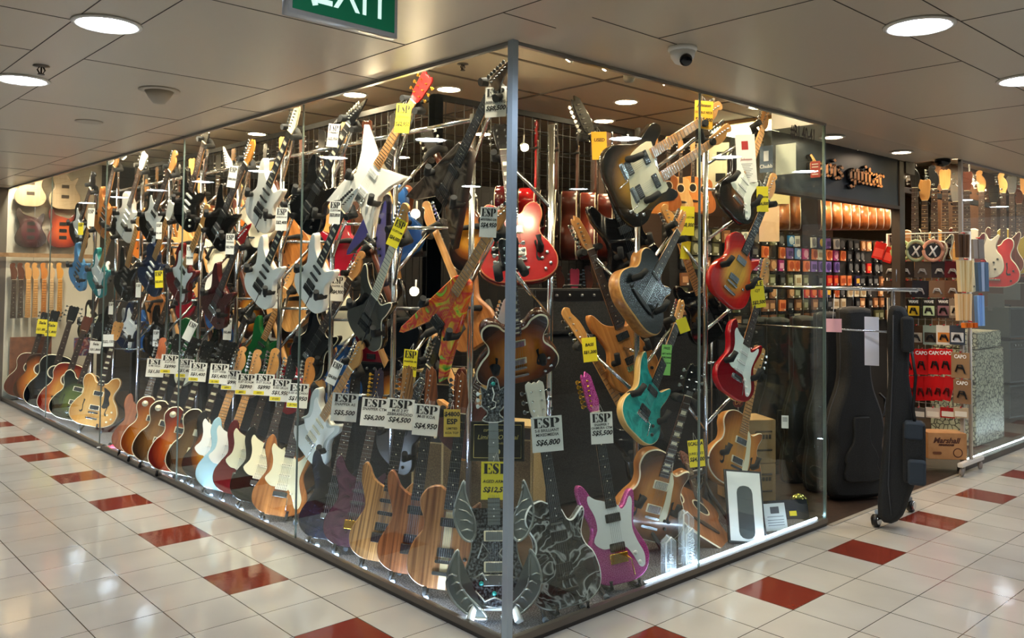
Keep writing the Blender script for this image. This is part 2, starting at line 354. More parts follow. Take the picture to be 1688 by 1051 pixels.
shop = [at(740, 146, 'z', HI), at(1032, 167, 'z', HI), at(585, 155, 'z', HI)]
for i, p in enumerate(shop): downlight(p.x, p.y, HI, .085, gs, ['warm round lamp in the shop ceiling above the grid rack corner', 'warm round lamp in the shop ceiling above the two-necked guitar', 'warm round lamp in the shop ceiling above the black pointed headstock'][i], 'shop ceiling lamps')
k = 0  # further ceiling lamps, added to brighten the shop interior
for x, y in ((1.35, 5.2), (.75, 3.9), (.75, 5.9), (.75, 7.8), (2.9, 3.6), (3.6, 1.0), (3.2, 2.3), (5.4, 1.0), (6.4, .9), (4.9, 1.15), (7.6, 1.0), (8.8, .8), (3.3, 5.5), (5.2, 3.4), (2.2, .9), (2.5,7.6), (.6, 2.3)):
    downlight(x, y, HI, .085, gs, 'added warm round lamp in the shop ceiling, %s of those deeper in the shop' % ordn(k), 'shop ceiling lamps'); k += 1
for (px, py), w in (((1372, 225), 'left'), ((1486, 250), 'right')):
    p = at(px, py, 'z', H); downlight(p.x, max(p.y, .09), H, .07, ge, 'small warm lamp in the entrance ceiling, the %s one above the shop name' % w, 'entrance ceiling lamps')
def spot(p, d, label):
    t = thing('track_spotlight', label, 'spotlight', frame(p, d), 'track spotlights along the window')
    obj('housing', tube(bmesh.new(), [(0, .07, 0), (0, .0, 0)], [.02, .032], 14), WHITE, t)
    obj('bulb', lathe([(0.0001, -.006), (.018, -.004), (.024, 0)], 14, 'y'), lampcol('ffdcae', SPOT), t)
    obj('bracket', tubes([[(0, .05, .02), (0, .06, .08)]], .006, 6), WHITE, t)
for i, ((px, py), ax, v, d) in enumerate((((935, 97), 'y', .16, (-.25, .8, -.9)), ((994, 112), 'y', .2, (-.3, .8, -.9)), ((1091, 136), 'y', .2, (-.2, .8, -.9)), ((205, 260), 'x', .15, (.8, -.1, -.8)), ((184, 268), 'x', .15, (.8, .1, -.8)), ((300, 226), 'x', .2, (.8, .1, -.8)), ((345, 216), 'x', .22, (.8, .1, -.8)))):
    spot(at(px, py, ax, v), d, 'small white spotlight on the window ceiling, ' + ['nearest the corner post', 'second right of the corner post', 'third right of the corner post', 'bright one at the far left window', 'leftmost at the far left window', 'left of the third pane joint', 'right of the third pane joint'][i])
# added unseen spot lamps without heads, brightening the window guitars from behind the fascia
def added_lamp(x, y, tx, ty, tz, w=85, col=(1, .86, .68)):
    l = bpy.data.lights.new('added_window_lamp', 'SPOT'); l.energy = w; l.color = col; l.spot_size = math.radians(120); l.spot_blend = .8; l.shadow_soft_size = .05
    o = bpy.data.objects.new('added_window_lamp', l); C.objects.link(o); o.location = (x, y, 2.86); o.rotation_euler = (Vector((tx, ty, tz))-Vector((x, y, 2.86))).to_track_quat('-Z', 'Y').to_euler()
for k in range(12): added_lamp(.09, .35+.75*k, .35, .55+.75*k, .9)
added_lamp(.35, .09, .5, .2, .3, 16)
for k in range(1, 5): added_lamp(.45+.55*k, .09, .6+.55*k, .25, .5, 20 if k > 1 else 12)
for k in range(4): added_lamp(5.4+.9*k, .09, 5.5+.9*k, .6, 1.2, 50)
p = at(615, 250, 'x', .7); spot(p, (-.6, -.7, -.5), 'small bright spotlight behind the white star guitar')
p = at(865, 243, 'y', 1.75); spot(p, (-.5, -.9, -.4), 'small bright spotlight behind the corner post')
p = at(685, 352, 'x', .8); spot(p, (-.7, -.7, -.1), 'small bright spotlight beside the red hollow guitar')
p = at(683, 480, 'x', .8); spot(p, (-.7, -.7, .1), 'small bright spotlight left of the red and yellow guitar')
t = thing('security_camera', 'white dome security camera on the corridor ceiling', 'security camera', loc=(.597, -.437, H))
obj('mount', lathe([(.062, 0), (.064, -.012), (.058, -.02)], 28), WHITE, t); obj('dome', lathe([(.056, -.018), (.05, -.045), (.034, -.068), (.012, -.078), (.0001, -.08)], 28), WHITE, t)
q = obj('lens_ball', lathe([(.0001, -.034), (.02, -.03), (.03, -.015), (.034, 0), (.03, .015), (.02, .028)], 20, 'y'), WHITE, t, mx=frame((-.012, -.018, -.052), (-.5, -.65, -.45)))
obj('lens', lathe([(.0001, -.044), (.018, -.042), (.026, -.036), (.028, -.028)], 20, 'y'), mat('101014', .15), q)
def sprinkler(p, label):
    t = thing('fire_sprinkler', label, 'sprinkler', loc=p)
    obj('plate', lathe([(.036, 0), (.038, -.004), (.012, -.008)], 20), mat('6a6258', .3, 1), t); obj('frame', tubes([[(-.008, 0, -.006), (-.017, 0, -.022), (-.006, 0, -.042)], [(.008, 0, -.006), (.017, 0, -.022), (.006, 0, -.042)], [(0, 0, -.006), (0, 0, -.04)]], .004, 6), mat('3a332c', .3, 1), t)
    obj('deflector', lathe([(.016, -.042), (.016, -.045)], 16), mat('3a332c', .3, 1), t)
sprinkler((-1.335, 1.941, H), 'brass fire sprinkler on the corridor ceiling beside a white lamp'); p = at(763, 105, 'z', HI); sprinkler(p, 'brass fire sprinkler on the shop ceiling above the window')
t = thing('ceiling_speaker', 'cream cone-shaped loudspeaker hanging from the corridor ceiling', 'loudspeaker', loc=(-.72, 2.08, H))
obj('flange', lathe([(.105, 0), (.108, -.005), (.085, -.01)], 28), mat('b5aa98', .5), t); obj('cone', lathe([(.078, -.006), (.055, -.045), (.03, -.075), (.0001, -.078)], 28), mat('a59a88', .5), t)
p = at(147+0, 200, 'z', H); t = tag(obj('ceiling_hatch', lathe([(.085, 0), (.087, -.004), (.06, -.006), (.0001, -.006)], 28), mat('b0a594', .5)), 'flat round cover on the corridor ceiling left of the cone loudspeaker', 'cover'); t.location = p
p = at(1562, 262, 'z', H); p.y = max(p.y, .1); t = thing('dome_camera', 'black dome camera under the entrance ceiling edge', 'security camera', loc=(p.x, p.y, H)); obj('dome', lathe([(.06, 0), (.062, -.02), (.045, -.05), (.0001, -.062)], 24), mat('08080a', .1), t)
p = at(1037, 121, 'y', .12); tag(obj('motion_sensor', lathe([(.028, .0), (.03, -.03), (.02, -.045), (.0001, -.048)], 20), mat('8f887c', .5)), 'small grey sensor under the window head between two spotlights', 'sensor').location = p
# exit sign: lit green box hanging across the corridor
t = thing('exit_sign', 'green illuminated EXIT sign hanging from the corridor ceiling', 'exit sign', frame((-1.01, -.32, 2.332), (0.02, -1, 0)))
wS, hS = .40, .215
obj('casing', prism([(-wS/2, 0), (wS/2, 0), (wS/2, hS), (-wS/2, hS)], 0, .04, .003), mat('c8ccd0', .3, .5), t)
obj('face', box(-wS/2+.014, wS/2-.014, -.002, .001, .016, hS-.016), mat('00704c', .5, emit=.14), t)
o = obj('lettering', text('EXIT', .185, 0, 0), mat('cfeee6', .5, emit=.7), t); o.location = (.026, -.003, .105); o.scale.x = .74
bm = bmesh.new(); tube(bm, [(0, 0, .17), (.045, 0, .04)], .010, 4); o = obj('running_figure', bm, mat('cfeee6', .5, emit=.7), t); o.location = (-.155, -.003, 0); o.scale = (1, .1, 1)
[obj('hanger', tubes([[(x, .02, hS), (x, .02, H-2.332)]], .006, 6), STEEL, t) for x in (-.1, .1)]
# led strips at the foot of the glass
gl = lampcol('cfe2ff', LED)
for nm, bm, lab in (('led_strip', box(.95, 2.66, .028, .036, .05, .056), 'white light strip at the foot of the right window'), ('led_strip', box(.028, .040, .1, 8.6, .0125, .02), 'white light strip at the foot of the left window')):
    o = obj(nm, bm, gl if 'right' in lab else lampcol('cfe2ff', 110)); tag(o, lab, 'light strip')
tag(obj('led_channel', box(.95, 2.66, .022, .045, .012, .05), ALU), 'thin metal channel carrying the light strip of the right window', 'channel')

# ================================================================== guitars
OUT = {
 'strat': crom([(0, 0), (-.08, .005), (-.145, .05), (-.16, .12), (-.135, .19), (-.112, .245), (-.125, .30), (-.15, .36), (-.152, .42), (-.13, .455), (-.105, .44), (-.085, .395), (-.045, .372), (.02, .355), (.06, .345), (.085, .368), (.115, .402), (.135, .398), (.138, .36), (.122, .30), (.11, .25), (.125, .2), (.157, .14), (.16, .085), (.13, .03), (.07, .003)], 4),
 'super': crom([(0, 0), (-.08, .006), (-.14, .05), (-.153, .12), (-.125, .19), (-.105, .245), (-.118, .30), (-.145, .37), (-.152, .43), (-.138, .457), (-.115, .44), (-.085, .39), (-.045, .362), (.02, .34), (.055, .33), (.08, .36), (.104, .392), (.122, .398), (.128, .375), (.118, .31), (.102, .25), (.12, .2), (.15, .14), (.155, .085), (.125, .03), (.07, .003)], 4),
 'lp': crom([(0, 0), (-.09, .005), (-.15, .045), (-.168, .11), (-.15, .19), (-.115, .245), (-.112, .29), (-.135, .34), (-.14, .385), (-.11, .43), (-.06, .445), (-.028, .43), (.028, .40), (.052, .352), (.075, .345), (.105, .37), (.128, .388), (.137, .365), (.12, .32), (.108, .28), (.12, .235), (.152, .19), (.168, .11), (.15, .045), (.09, .005)], 4),
 'semi': crom([(0, 0), (-.11, .006), (-.185, .055), (-.203, .13), (-.175, .205), (-.137, .26), (-.135, .31), (-.157, .37), (-.152, .425), (-.118, .45), (-.075, .43), (-.04, .385), (.04, .385), (.075, .43), (.118, .45), (.152, .425), (.157, .37), (.135, .31), (.137, .26), (.175, .205), (.203, .13), (.185, .055), (.11, .006)], 4),
 'acoustic': crom([(0, 0), (-.11, .006), (-.18, .05), (-.198, .12), (-.178, .2), (-.135, .27), (-.128, .32), (-.145, .38), (-.13, .44), (-.08, .475), (0, .483), (.08, .475), (.13, .44), (.145, .38), (.128, .32), (.135, .27), (.178, .2), (.198, .12), (.18, .05), (.11, .006)], 4),
 'cutaway': crom([(0, 0), (-.11, .006), (-.185, .055), (-.203, .13), (-.175, .205), (-.137, .26), (-.135, .31), (-.155, .37), (-.14, .43), (-.09, .462), (-.03, .462), (.03, .43), (.045, .375), (.075, .36), (.115, .39), (.143, .395), (.15, .36), (.133, .31), (.137, .26), (.175, .205), (.203, .13), (.185, .055), (.11, .006)], 4),
 'v': [(0, .17), (-.03, .15), (-.155, -.085), (-.18, -.105), (-.185, -.07), (-.055, .42), (-.03, .455), (.03, .455), (.055, .42), (.185, -.07), (.18, -.105), (.155, -.085), (.03, .15)],
 'arrow': [(.0, .14), (-.05, .07), (-.15, -.05), (-.22, -.09), (-.19, .02), (-.11, .25), (-.05, .43), (.04, .44), (.1, .27), (.16, .08), (.2, -.06), (.12, -.0), (.05, .08)],
 'star': [(0, .09), (-.10, .0), (-.2, -.07), (-.17, .08), (-.11, .21), (-.15, .33), (-.22, .46), (-.1, .40), (-.04, .37), (.04, .35), (.09, .37), (.2, .42), (.14, .3), (.11, .21), (.15, .1), (.2, -.01), (.09, .04)],
 'double': crom([(0, 0), (-.12, .008), (-.2, .05), (-.22, .13), (-.19, .21), (-.165, .28), (-.19, .36), (-.21, .43), (-.18, .475), (-.14, .46), (-.11, .40), (-.04, .36), (.09, .34), (.13, .36), (.17, .40), (.2, .39), (.2, .34), (.175, .27), (.18, .2), (.215, .13), (.205, .05), (.13, .008)], 4),
 'bass': crom([(0, 0), (-.08, .005), (-.15, .05), (-.165, .12), (-.135, .2), (-.115, .25), (-.13, .31), (-.15, .39), (-.155, .47), (-.13, .51), (-.105, .47), (-.085, .41), (-.04, .37), (.02, .35), (.06, .34), (.09, .37), (.12, .41), (.135, .39), (.13, .33), (.115, .27), (.13, .2), (.16, .13), (.158, .07), (.13, .02), (.06, .003)], 4),
 'armor': crom([(0, .0), (-.07, .02), (-.12, .075), (-.13, .14), (-.11, .2), (-.10, .26), (-.115, .32), (-.11, .38), (-.095, .41), (-.075, .36), (-.045, .34), (.045, .34), (.075, .36), (.095, .41), (.11, .38), (.115, .32), (.10, .26), (.11, .2), (.13, .14), (.12, .075), (.07, .02)], 4),
}
HEADS = {
 'fender': (crom([(-.021, 0), (-.03, .02), (-.033, .07), (-.043, .15), (-.037, .18), (-.012, .192), (.01, .18), (.008, .158), (.002, .148), (.02, .125), (.033, .09), (.033, .045), (.021, .012), (.021, 0)], 2), [(-.035-.0018*k, .035+.024*k, -1) for k in range(6)], [(-.016+.000*k, .035+.024*k) for k in range(6)]),
 'gibson': ([(-.021, 0), (-.03, .012), (-.038, .045), (-.043, .14), (-.04, .158), (-.025, .168), (-.012, .158), (0, .164), (.012, .158), (.025, .168), (.04, .158), (.043, .14), (.038, .045), (.03, .012), (.021, 0)], [(-.043, .045+.04*k, -1) for k in range(3)]+[(.043, .045+.04*k, 1) for k in range(3)], [(-.022, .045+.04*k) for k in range(3)]+[(.022, .045+.04*k) for k in range(3)]),
 'pointed': ([(-.021, 0), (-.036, .025), (-.03, .06), (.012, .17), (.03, .205), (.034, .18), (.03, .10), (.033, .03), (.021, 0)], [(-.031+.0082*k, .04+.022*k, -1) for k in range(6)], [(-.016+.007*k, .04+.021*k) for k in range(6)]),
 'superhead': ([(-.021, 0), (-.032, .02), (-.045, .165), (-.04, .178), (-.028, .165), (-.02, .19), (.005, .168), (.028, .05), (.021, 0)], [(-.036-.0018*k, .032+.023*k, -1) for k in range(6)], [(-.018, .032+.023*k) for k in range(6)]),
 'bass': (crom([(-.022, 0), (-.03, .02), (-.034, .08), (-.045, .19), (-.035, .225), (-.008, .235), (.014, .215), (.008, .19), (.03, .12), (.033, .04), (.022, .01), (.022, 0)], 2), [(-.037-.002*k, .05+.042*k, -1) for k in range(4)], [(-.016, .05+.042*k) for k in range(4)]),
 'classic': ([(-.021, 0), (-.034, .012), (-.037, .15), (-.028, .165), (0, .175), (.028, .165), (.037, .15), (.034, .012), (.021, 0)], [(-.037, .04+.04*k, -1) for k in range(3)]+[(.037, .04+.04*k, 1) for k in range(3)], [(-.02, .04+.04*k) for k in range(3)]+[(.02, .04+.04*k) for k in range(3)]),
 'ornate': (crom([(-.021, 0), (-.05, .012), (-.03, .03), (-.028, .05), (-.055, .075), (-.05, .12), (-.06, .165), (-.03, .145), (-.02, .19), (0, .205), (.02, .19), (.03, .145), (.06, .165), (.05, .12), (.055, .075), (.028, .05), (.03, .03), (.05, .012), (.021, 0)], 2), [(-.05, .075+.028*k, -1) for k in range(3)]+[(.05, .075+.028*k, 1) for k in range(3)], [(-.022, .07+.028*k) for k in range(3)]+[(.022, .07+.028*k) for k in range(3)]),
}
GM = {}
def cm(key, fn):
    if key not in GM: GM[key] = to_mesh(fn(), key[0] if isinstance(key, tuple) else key)
    return GM[key]
def neck_bm(z0, z1, w0=.027, w1=.021):
    bm = bmesh.new(); rings = []
    for i in range(9):
        t = i/8; z = z0+(z1-z0)*t; w = w0+(w1-w0)*t; d = .021-.004*t
        rings.append([bm.verts.new((w*math.cos(a), d*math.sin(a)*.95+.0, z)) for a in [PI*k/8 for k in range(9)]])
    for A, D in zip(rings, rings[1:]):
        for k in range(8): bm.faces.new((A[k], A[k+1], D[k+1], D[k])).smooth = True
        bm.faces.new((A[8], A[0], D[0], D[8]))
    bm.faces.new(rings[0]); bm.faces.new(rings[-1]); return bm
def board_bm(z0, z1, w0=.028, w1=.0215, frets=22, inlay='dot', wmul=1, scale=.648):
    bm = bmesh.new(); w = lambda z: (w0+(w1-w0)*(z-z0)/(z1-z0))*wmul
    prism([(-w(z0), z0), (w(z0), z0), (w(z1), z1), (-w(z1), z1)], -.006, .0, 0, bm, (0, 0, 0))
    nut = z1; pos = [nut-scale*(1-2**(-k/12)) for k in range(0, frets+1)]
    for k in range(1, frets+1):
        z = pos[k]
        if z < z0+.003: break
        B(bm, -w(z), w(z), -.0074, -.0058, z-.0015, z+.0015, 1)
    for k in (3, 5, 7, 9, 12, 15, 17, 19, 21):
        if k > frets: break
        z = (pos[k]+pos[k-1])/2; h = (pos[k-1]-pos[k])*.33
        if z < z0+.01: break
        if inlay == 'dot': prism(circ(.0032, 0, z, 8), -.0065, -.006, 0, bm, (2, 2, 2))
        elif inlay == 'block': B(bm, -w(z)*.66, w(z)*.66, -.0065, -.006, z-h, z+h, 2)
    B(bm, -w(z1), w(z1), -.008, 0, z1, z1+.004, 2)
    return bm
def peg_bm(sgn):
    bm = bmesh.new(); tube(bm, [(0, .006, 0), (sgn*.012, .006, 0)], .003, 6)
    prism([(sgn*(.012+x), z) for x, z in crom([(0, -.003), (.006, -.009), (.014, -.008), (.016, 0), (.014, .008), (.006, .009), (0, .003)], 2)], .002, .010, .001, bm, (0, 0, 0)); return bm
def post_bm(): return lathe([(.005, 0), (.005, -.003), (.003, -.004), (.003, -.013), (.0001, -.014)], 8, 'y')
def pickup_bm(kind):
    bm = bmesh.new()
    if kind == 'single':
        prism(rrect(.078, .018, .008), -.008, 0, .001, bm, (0, 0, 0))
        for k in range(6): prism(circ(.0022, -.026+.0104*k, 0, 6), -.0088, -.008, 0, bm, (1, 1, 1))
    elif kind == 'hum':
        prism(rrect(.075, .038, .004), -.008, 0, .001, bm, (0, 0, 0))
        for s in (-.009, .009):
            for k in range(6): prism(circ(.002, -.026+.0104*k, s, 6), -.0088, -.008, 0, bm, (1, 1, 1))
    elif kind == 'cover':
        prism(rrect(.088, .044, .004), -.004, 0, .001, bm, (1, 1, 1)); prism(rrect(.072, .036, .004), -.009, -.003, .001, bm, (0, 0, 0))
    return bm
def bridge_bm(kind):
    bm = bmesh.new()
    if kind == 'trem':
        prism(rrect(.085, .03, .003), -.004, 0, .001, bm, (0, 0, 0))
        for k in range(6): B(bm, -.032+.0108*k, -.032+.0108*k+.009, -.011, -.004, -.006, .014)
        tube(bm, [(.035, -.006, 0), (.05, -.02, -.02), (.055, -.024, -.09)], .0025, 6)
    elif kind == 'tom':
        prism(rrect(.085, .014, .006), -.011, -.003, .001, bm, (0, 0, 0)); prism(rrect(.1, .016, .007, 0, -.05), -.014, -.003, .002, bm, (0, 0, 0))
    elif kind == 'floyd':
        prism(rrect(.09, .045, .003, 0, -.008), -.009, 0, .002, bm, (0, 0, 0))
        for k in range(6): B(bm, -.033+.011*k, -.033+.011*k+.009, -.016, -.009, -.02, .012)
        tube(bm, [(.035, -.012, 0), (.05, -.025, -.02), (.052, -.03, -.09)], .0028, 6)
    elif kind == 'wood': prism(crom([(-.085, -.012), (-.03, -.018), (.03, -.018), (.085, -.012), (.085, .004), (.03, .014), (-.03, .014), (-.085, .004)], 2), -.009, 0, .002, bm, (0, 0, 0))
    return bm
PG = {
 'strat': crom([(-.035, .37), (-.075, .385), (-.105, .405), (-.112, .37), (-.088, .31), (-.085, .25), (-.11, .2), (-.075, .165), (-.04, .16), (.0, .165), (.045, .15), (.075, .105), (.1, .055), (.125, .06), (.13, .11), (.105, .17), (.09, .23), (.1, .30), (.11, .35), (.1, .37), (.075, .335), (.05, .32), (.03, .345)], 3),
 'lp': crom([(.035, .35), (.05, .30), (.06, .22), (.055, .18), (.085, .17), (.115, .21), (.095, .26), (.1, .30), (.085, .325)], 3),
 'arch': crom([(.035, .37), (.045, .28), (.05, .2), (.045, .13), (.06, .11), (.085, .13), (.085, .2), (.075, .27), (.065, .33)], 3),
 'acoustic': crom([(.045, .25), (.06, .3), (.055, .33), (.09, .3), (.1, .26), (.12, .2), (.12, .15), (.075, .17), (.06, .2)], 3),
}
FHOLE = crom([(.0, .05), (-.012, .045), (-.012, .032), (-.002, .03), (.0, .0), (-.006, -.03), (.008, -.045), (.014, -.036), (.012, -.052), (-.004, -.056), (-.014, -.04), (-.008, 0), (-.008, .028)], 2)

def guitar(label, mx, kind='strat', body=None, side=None, bind=None, head='fender', headmat=None, neck=None, board=None, inlay='dot', pg=None, pgm=None, pups='SSS', pupm=None, bridge='trem', bridgem=None, knobs=3, knobm=None, pegm=None, lod=2, group=None, cat='guitar', name='electric_guitar', inlaym=None, extra=None):
    """local frame: z along the neck, -y the front, origin at the body end"""
    hollow = kind in ('semi', 'acoustic', 'cutaway'); thick = {'semi': .055, 'acoustic': .11, 'cutaway': .075}.get(kind, .044)
    body = body or BLACK; side = side or body; bind = bind or side; headmat = headmat or MAPLE; neck = neck or headmat; board = board or ROSE; pegm = pegm or CHROME; inlaym = inlaym or CREAM
    bridgem = bridgem or CHROME; pupm = pupm or BLACK; knobm = knobm or pupm
    nutz = .77 if kind != 'bass' else .93; zb = .12; zf = {'acoustic': .40, 'semi': .36, 'v': .36, 'lp': .345}.get(kind, .335)
    if kind == 'acoustic': nutz = .80; zb = .155
    t = thing(name, label, cat, mx, group)
    dx = [0] if kind != 'double' else [-.075, .06]
    obj('body', cm(('body', kind), lambda: prism(OUT[kind], 0, thick, .004 if bind is side else .006)), [body, bind, side], t)
    if pg and pg in PG: obj('pickguard', cm(('pickguard', pg), lambda: prism(PG[pg], -.003, -.0002, .0006, mi=(0, 0, 0))), pgm or WHITE, t)
    elif pg == 'double': obj('pickguard', cm(('pickguard', pg), lambda: prism(crom([(-.13, .37), (-.14, .25), (-.1, .16), (0, .12), (.12, .07), (.15, .12), (.13, .25), (.13, .35), (0, .33)], 3), -.003, -.0002, .0006, mi=(0, 0, 0))), pgm, t)
    for X in dx:
        off = Matrix.Translation((X, 0, 0))
        n_ = obj('neck', cm(('neck', nutz, kind in('acoustic',)), lambda: neck_bm(.335 if kind != 'acoustic' else .47, nutz+.004)), neck, t, mx=off)
        obj('fretboard', cm(('board', nutz, inlay, lod > 0, zf), lambda: board_bm(zf, nutz, frets=22 if lod else 14, inlay=inlay, scale=nutz-zb)), [board, CHROME, inlaym], t, mx=off)
        P, pegs, posts = HEADS[head]
        h = obj('headstock', cm(('head', head), lambda: prism([(x, z+nutz+.003) for x, z in P], .001, .015, .0015, mi=(0, 0, 0))), headmat, t, mx=off)
        if lod >= 1:
            for (x, z, s) in pegs: obj('tuning_peg', cm(('peg', s), lambda: peg_bm(s)), pegm, h).location = (x, 0.002, z+nutz)
            if lod >= 2:
                bm_k = ('posts', head, nutz)
                def mk():
                    bm = bmesh.new()
                    for x, z in posts:
                        q = post_bm(); q.transform(Matrix.Translation((x, .001, z+nutz))); me = to_mesh(q); bm.from_mesh(me); bpy.data.meshes.remove(me)
                    return bm
                obj('string_posts', cm(bm_k, mk), pegm, h)
        else:
            def mk2():
                bm = bmesh.new()
                for x, z, s in pegs: B(bm, x, x+s*.024, .003, .011, z+nutz-.006, z+nutz+.006)
                return bm
            obj('tuning_pegs', cm(('pegs', head, nutz), mk2), pegm, h)
        if lod >= 2:
            for k in range(6 if kind != 'bass' else 4):
                x1, x0 = -.0165+.0066*k, -.025+.01*k
                obj('string', cm(('string', k, nutz, zb), lambda: tube(bmesh.new(), [(x0, -.011, zb), (x1, -.0095, nutz), (x1*1.0, -.008, nutz+.03)], .00055, 3)), STEEL, t, mx=off)
        lay = {'SSS': [('single', .165), ('single', .225), ('single', .285)], 'HH': [('hum', .16), ('hum', .29)], 'CC': [('cover', .165), ('cover', .29)], 'HSS': [('hum', .165), ('single', .23), ('single', .29)], 'HSH': [('hum', .165), ('single', .228), ('hum', .29)], 'SS': [('single', .16), ('single', .29)], 'H': [('hum', .165)], 'PP': [('cover', .18), ('cover', .235), ('cover', .3)], '': []}[pups]
        for kd, z in lay: obj('pickup', cm(('pickup', kd), lambda: pickup_bm(kd)), [pupm, CHROME if kd != 'cover' else CREAM], t, mx=off).location.z = z
        if bridge and kind != 'acoustic': obj('bridge', cm(('bridge', bridge), lambda: bridge_bm(bridge)), bridgem, t, mx=off).location.z = zb if kind not in ('v',) else .15
    if kind == 'acoustic':
        obj('bridge', cm(('bridge', 'wood'), lambda: bridge_bm('wood')), ROSE, t).location.z = zb
        obj('sound_hole', cm('sound_hole', lambda: prism(circ(.05, 0, .33, 24), -.0008, .0005, 0, mi=(0, 0, 0))), mat('050404', .9), t)
        obj('rosette', cm('rosette', lambda: ring(.053, .062, .33)), CREAM, t)
    if kind in ('semi', 'cutaway'):
        for s in (-1, 1): o = obj('f_hole', cm('f_hole', lambda: prism(FHOLE, -.0012, .0005, 0, mi=(0, 0, 0))), mat('050404', .9), t); o.location = (s*.105, 0, .17); o.scale = (s, 1, 1.1)
    kp = {'strat': [(.062, .135), (.088, .1), (.11, .065)], 'super': [(.085, .12), (.1, .075)], 'lp': [(.09, .14), (.12, .17), (.1, .08), (.13, .11)], 'semi': [(.12, .12), (.15, .15), (.13, .06), (.16, .09)], 'double': [(.12, .05), (.15, .08), (.17, .12)]}.get(kind, [(.08, .12), (.095, .08)])
    if lod >= 1 and kind != 'acoustic':
        for x, z in kp[:knobs]: obj('knob', cm('knob', lambda: lathe([(.009, 0), (.0085, -.009), (.006, -.011), (.0001, -.011)], 12, 'y')), knobm, t).location = (x, 0, z)
    return t
def ring(r0, r1, cz, y=-.001, n=24):
    bm = bmesh.new(); A = [bm.verts.new((x, y, z)) for x, z in circ(r0, 0, cz, n)]; D = [bm.verts.new((x, y, z)) for x, z in circ(r1, 0, cz, n)]
    for k in range(n): bm.faces.new((A[k], A[(k+1) % n], D[(k+1) % n], D[k]))
    return bm
TOT = {'fender': .962, 'gibson': .935, 'pointed': .975, 'superhead': .96, 'bass': 1.165, 'classic': .945, 'ornate': .975}
def solve(b, t, pl, head='fender', far=None, scale=1.055, extra=0, down=False):
    """world axis of a guitar whose ends are seen at pixels b (body end) and t (head tip); pl = ('z', height) or ('x'/'y', distance) of the body end"""
    P0 = at(*b, *pl) if isinstance(pl, tuple) else pl; Lg = (TOT[head]+extra)*scale
    d = ray(*t).normalized(); w = CAM-P0; Bq = w.dot(d); D = Bq*Bq-(w.dot(w)-Lg*Lg)
    if D <= 0: P1 = CAM-d*Bq
    else:
        q = [CAM+d*(-Bq-D**.5), CAM+d*(-Bq+D**.5)]
        if far is None:
            i = 'xyz'.index(pl[0]) if pl[0] != 'z' else 0; P1 = min(q, key=lambda c: abs(c[i]-P0[i])+abs(c[1-i]-P0[1-i])*.2 if i < 2 else 0)
        else: P1 = q[1] if far else q[0]
    a = (P1-P0); s = a.length/Lg*scale; return P0, a.normalized(), s, P1
REG = {}
def gpose(key, b, t, pl, wall, far=None, head='fender', mixc=.6, extra=0, nrm=None):
    P0, a, s, P1 = solve(b, t, pl, head, far, extra=extra)
    d = Vector(nrm) if nrm else (Vector((CAM.x-P0.x, CAM.y-P0.y, 0)).normalized()*mixc+Vector(wall)*(1-mixc))
    n = (d-a*d.dot(a)).normalized(); y = -n; x = y.cross(a)
    M = Matrix(((x.x*s, y.x*s, a.x*s, P0.x), (x.y*s, y.y*s, a.y*s, P0.y), (x.z*s, y.z*s, a.z*s, P0.z), (0, 0, 0, 1)))
    REG[key] = (P0, P1, n, a, s, M); return M
WL, WR = (-1, 0, 0), (0, -1, 0)
# ------------------------------------------------------------------ floor stands
SGREY = mat('5d6874', .5, key='rubber_grey')
def floor_stand(key, where):
    P0, P1, n, a, s, M = REG[key]; nh = Vector((n.x, n.y, 0)).normalized(); r = Vector((0, 0, 1)).cross(-nh)
    sp = thing('guitar_stand', ('black floor stand holding the ' + where), 'guitar stand', group='floor stands in the window')
    base = P0-nh*.01; sp.location = (base.x, base.y, .0125); g = lambda v: Vector(v)-sp.location
    up = base+a*.0-n*.07
    for sg_ in (-1, 1):
        f = up+r*sg_*.13+nh*.17; f.z = .026; f.x = max(f.x, .06); f.y = max(f.y, .06)
        h = Vector((up.x, up.y, .30))-nh*.06; m1 = up+r*sg_*.10-nh*.02; m1.z = .024; m2 = up+r*sg_*.05-nh*.07; m2.z = .10
        bmq = tube(bmesh.new(), [g(f), g(m1), g(m2), g(h)], .009, 8); o = obj('leg', bmq, BLACK, sp); obj('rubber_foot', tube(bmesh.new(), [g(f+nh*.008), g(f-nh*.015+Vector((0, 0, .006)))], .0135, 8), SGREY, o)
    f = up-nh*.20; f.z = .026; h = Vector((up.x, up.y, .30))-nh*.04; obj('rear_leg', tube(bmesh.new(), [g(f), g(h)], .011, 8), BLACK, sp)
    for sg_ in (-1, 1):
        q = P0+r*sg_*.07*s
        obj('cradle_arm', tube(bmesh.new(), [g(q-n*.09), g(q-n*.055-a*.02), g(q+n*.0-a*.022), g(q+n*.028-a*.012), g(q+n*.032+a*.02)], .010, 8), FOAM, sp)
    obj('post', tube(bmesh.new(), [g(h), g(P0+a*.35-n*.09)], .009, 8), BLACK, sp)

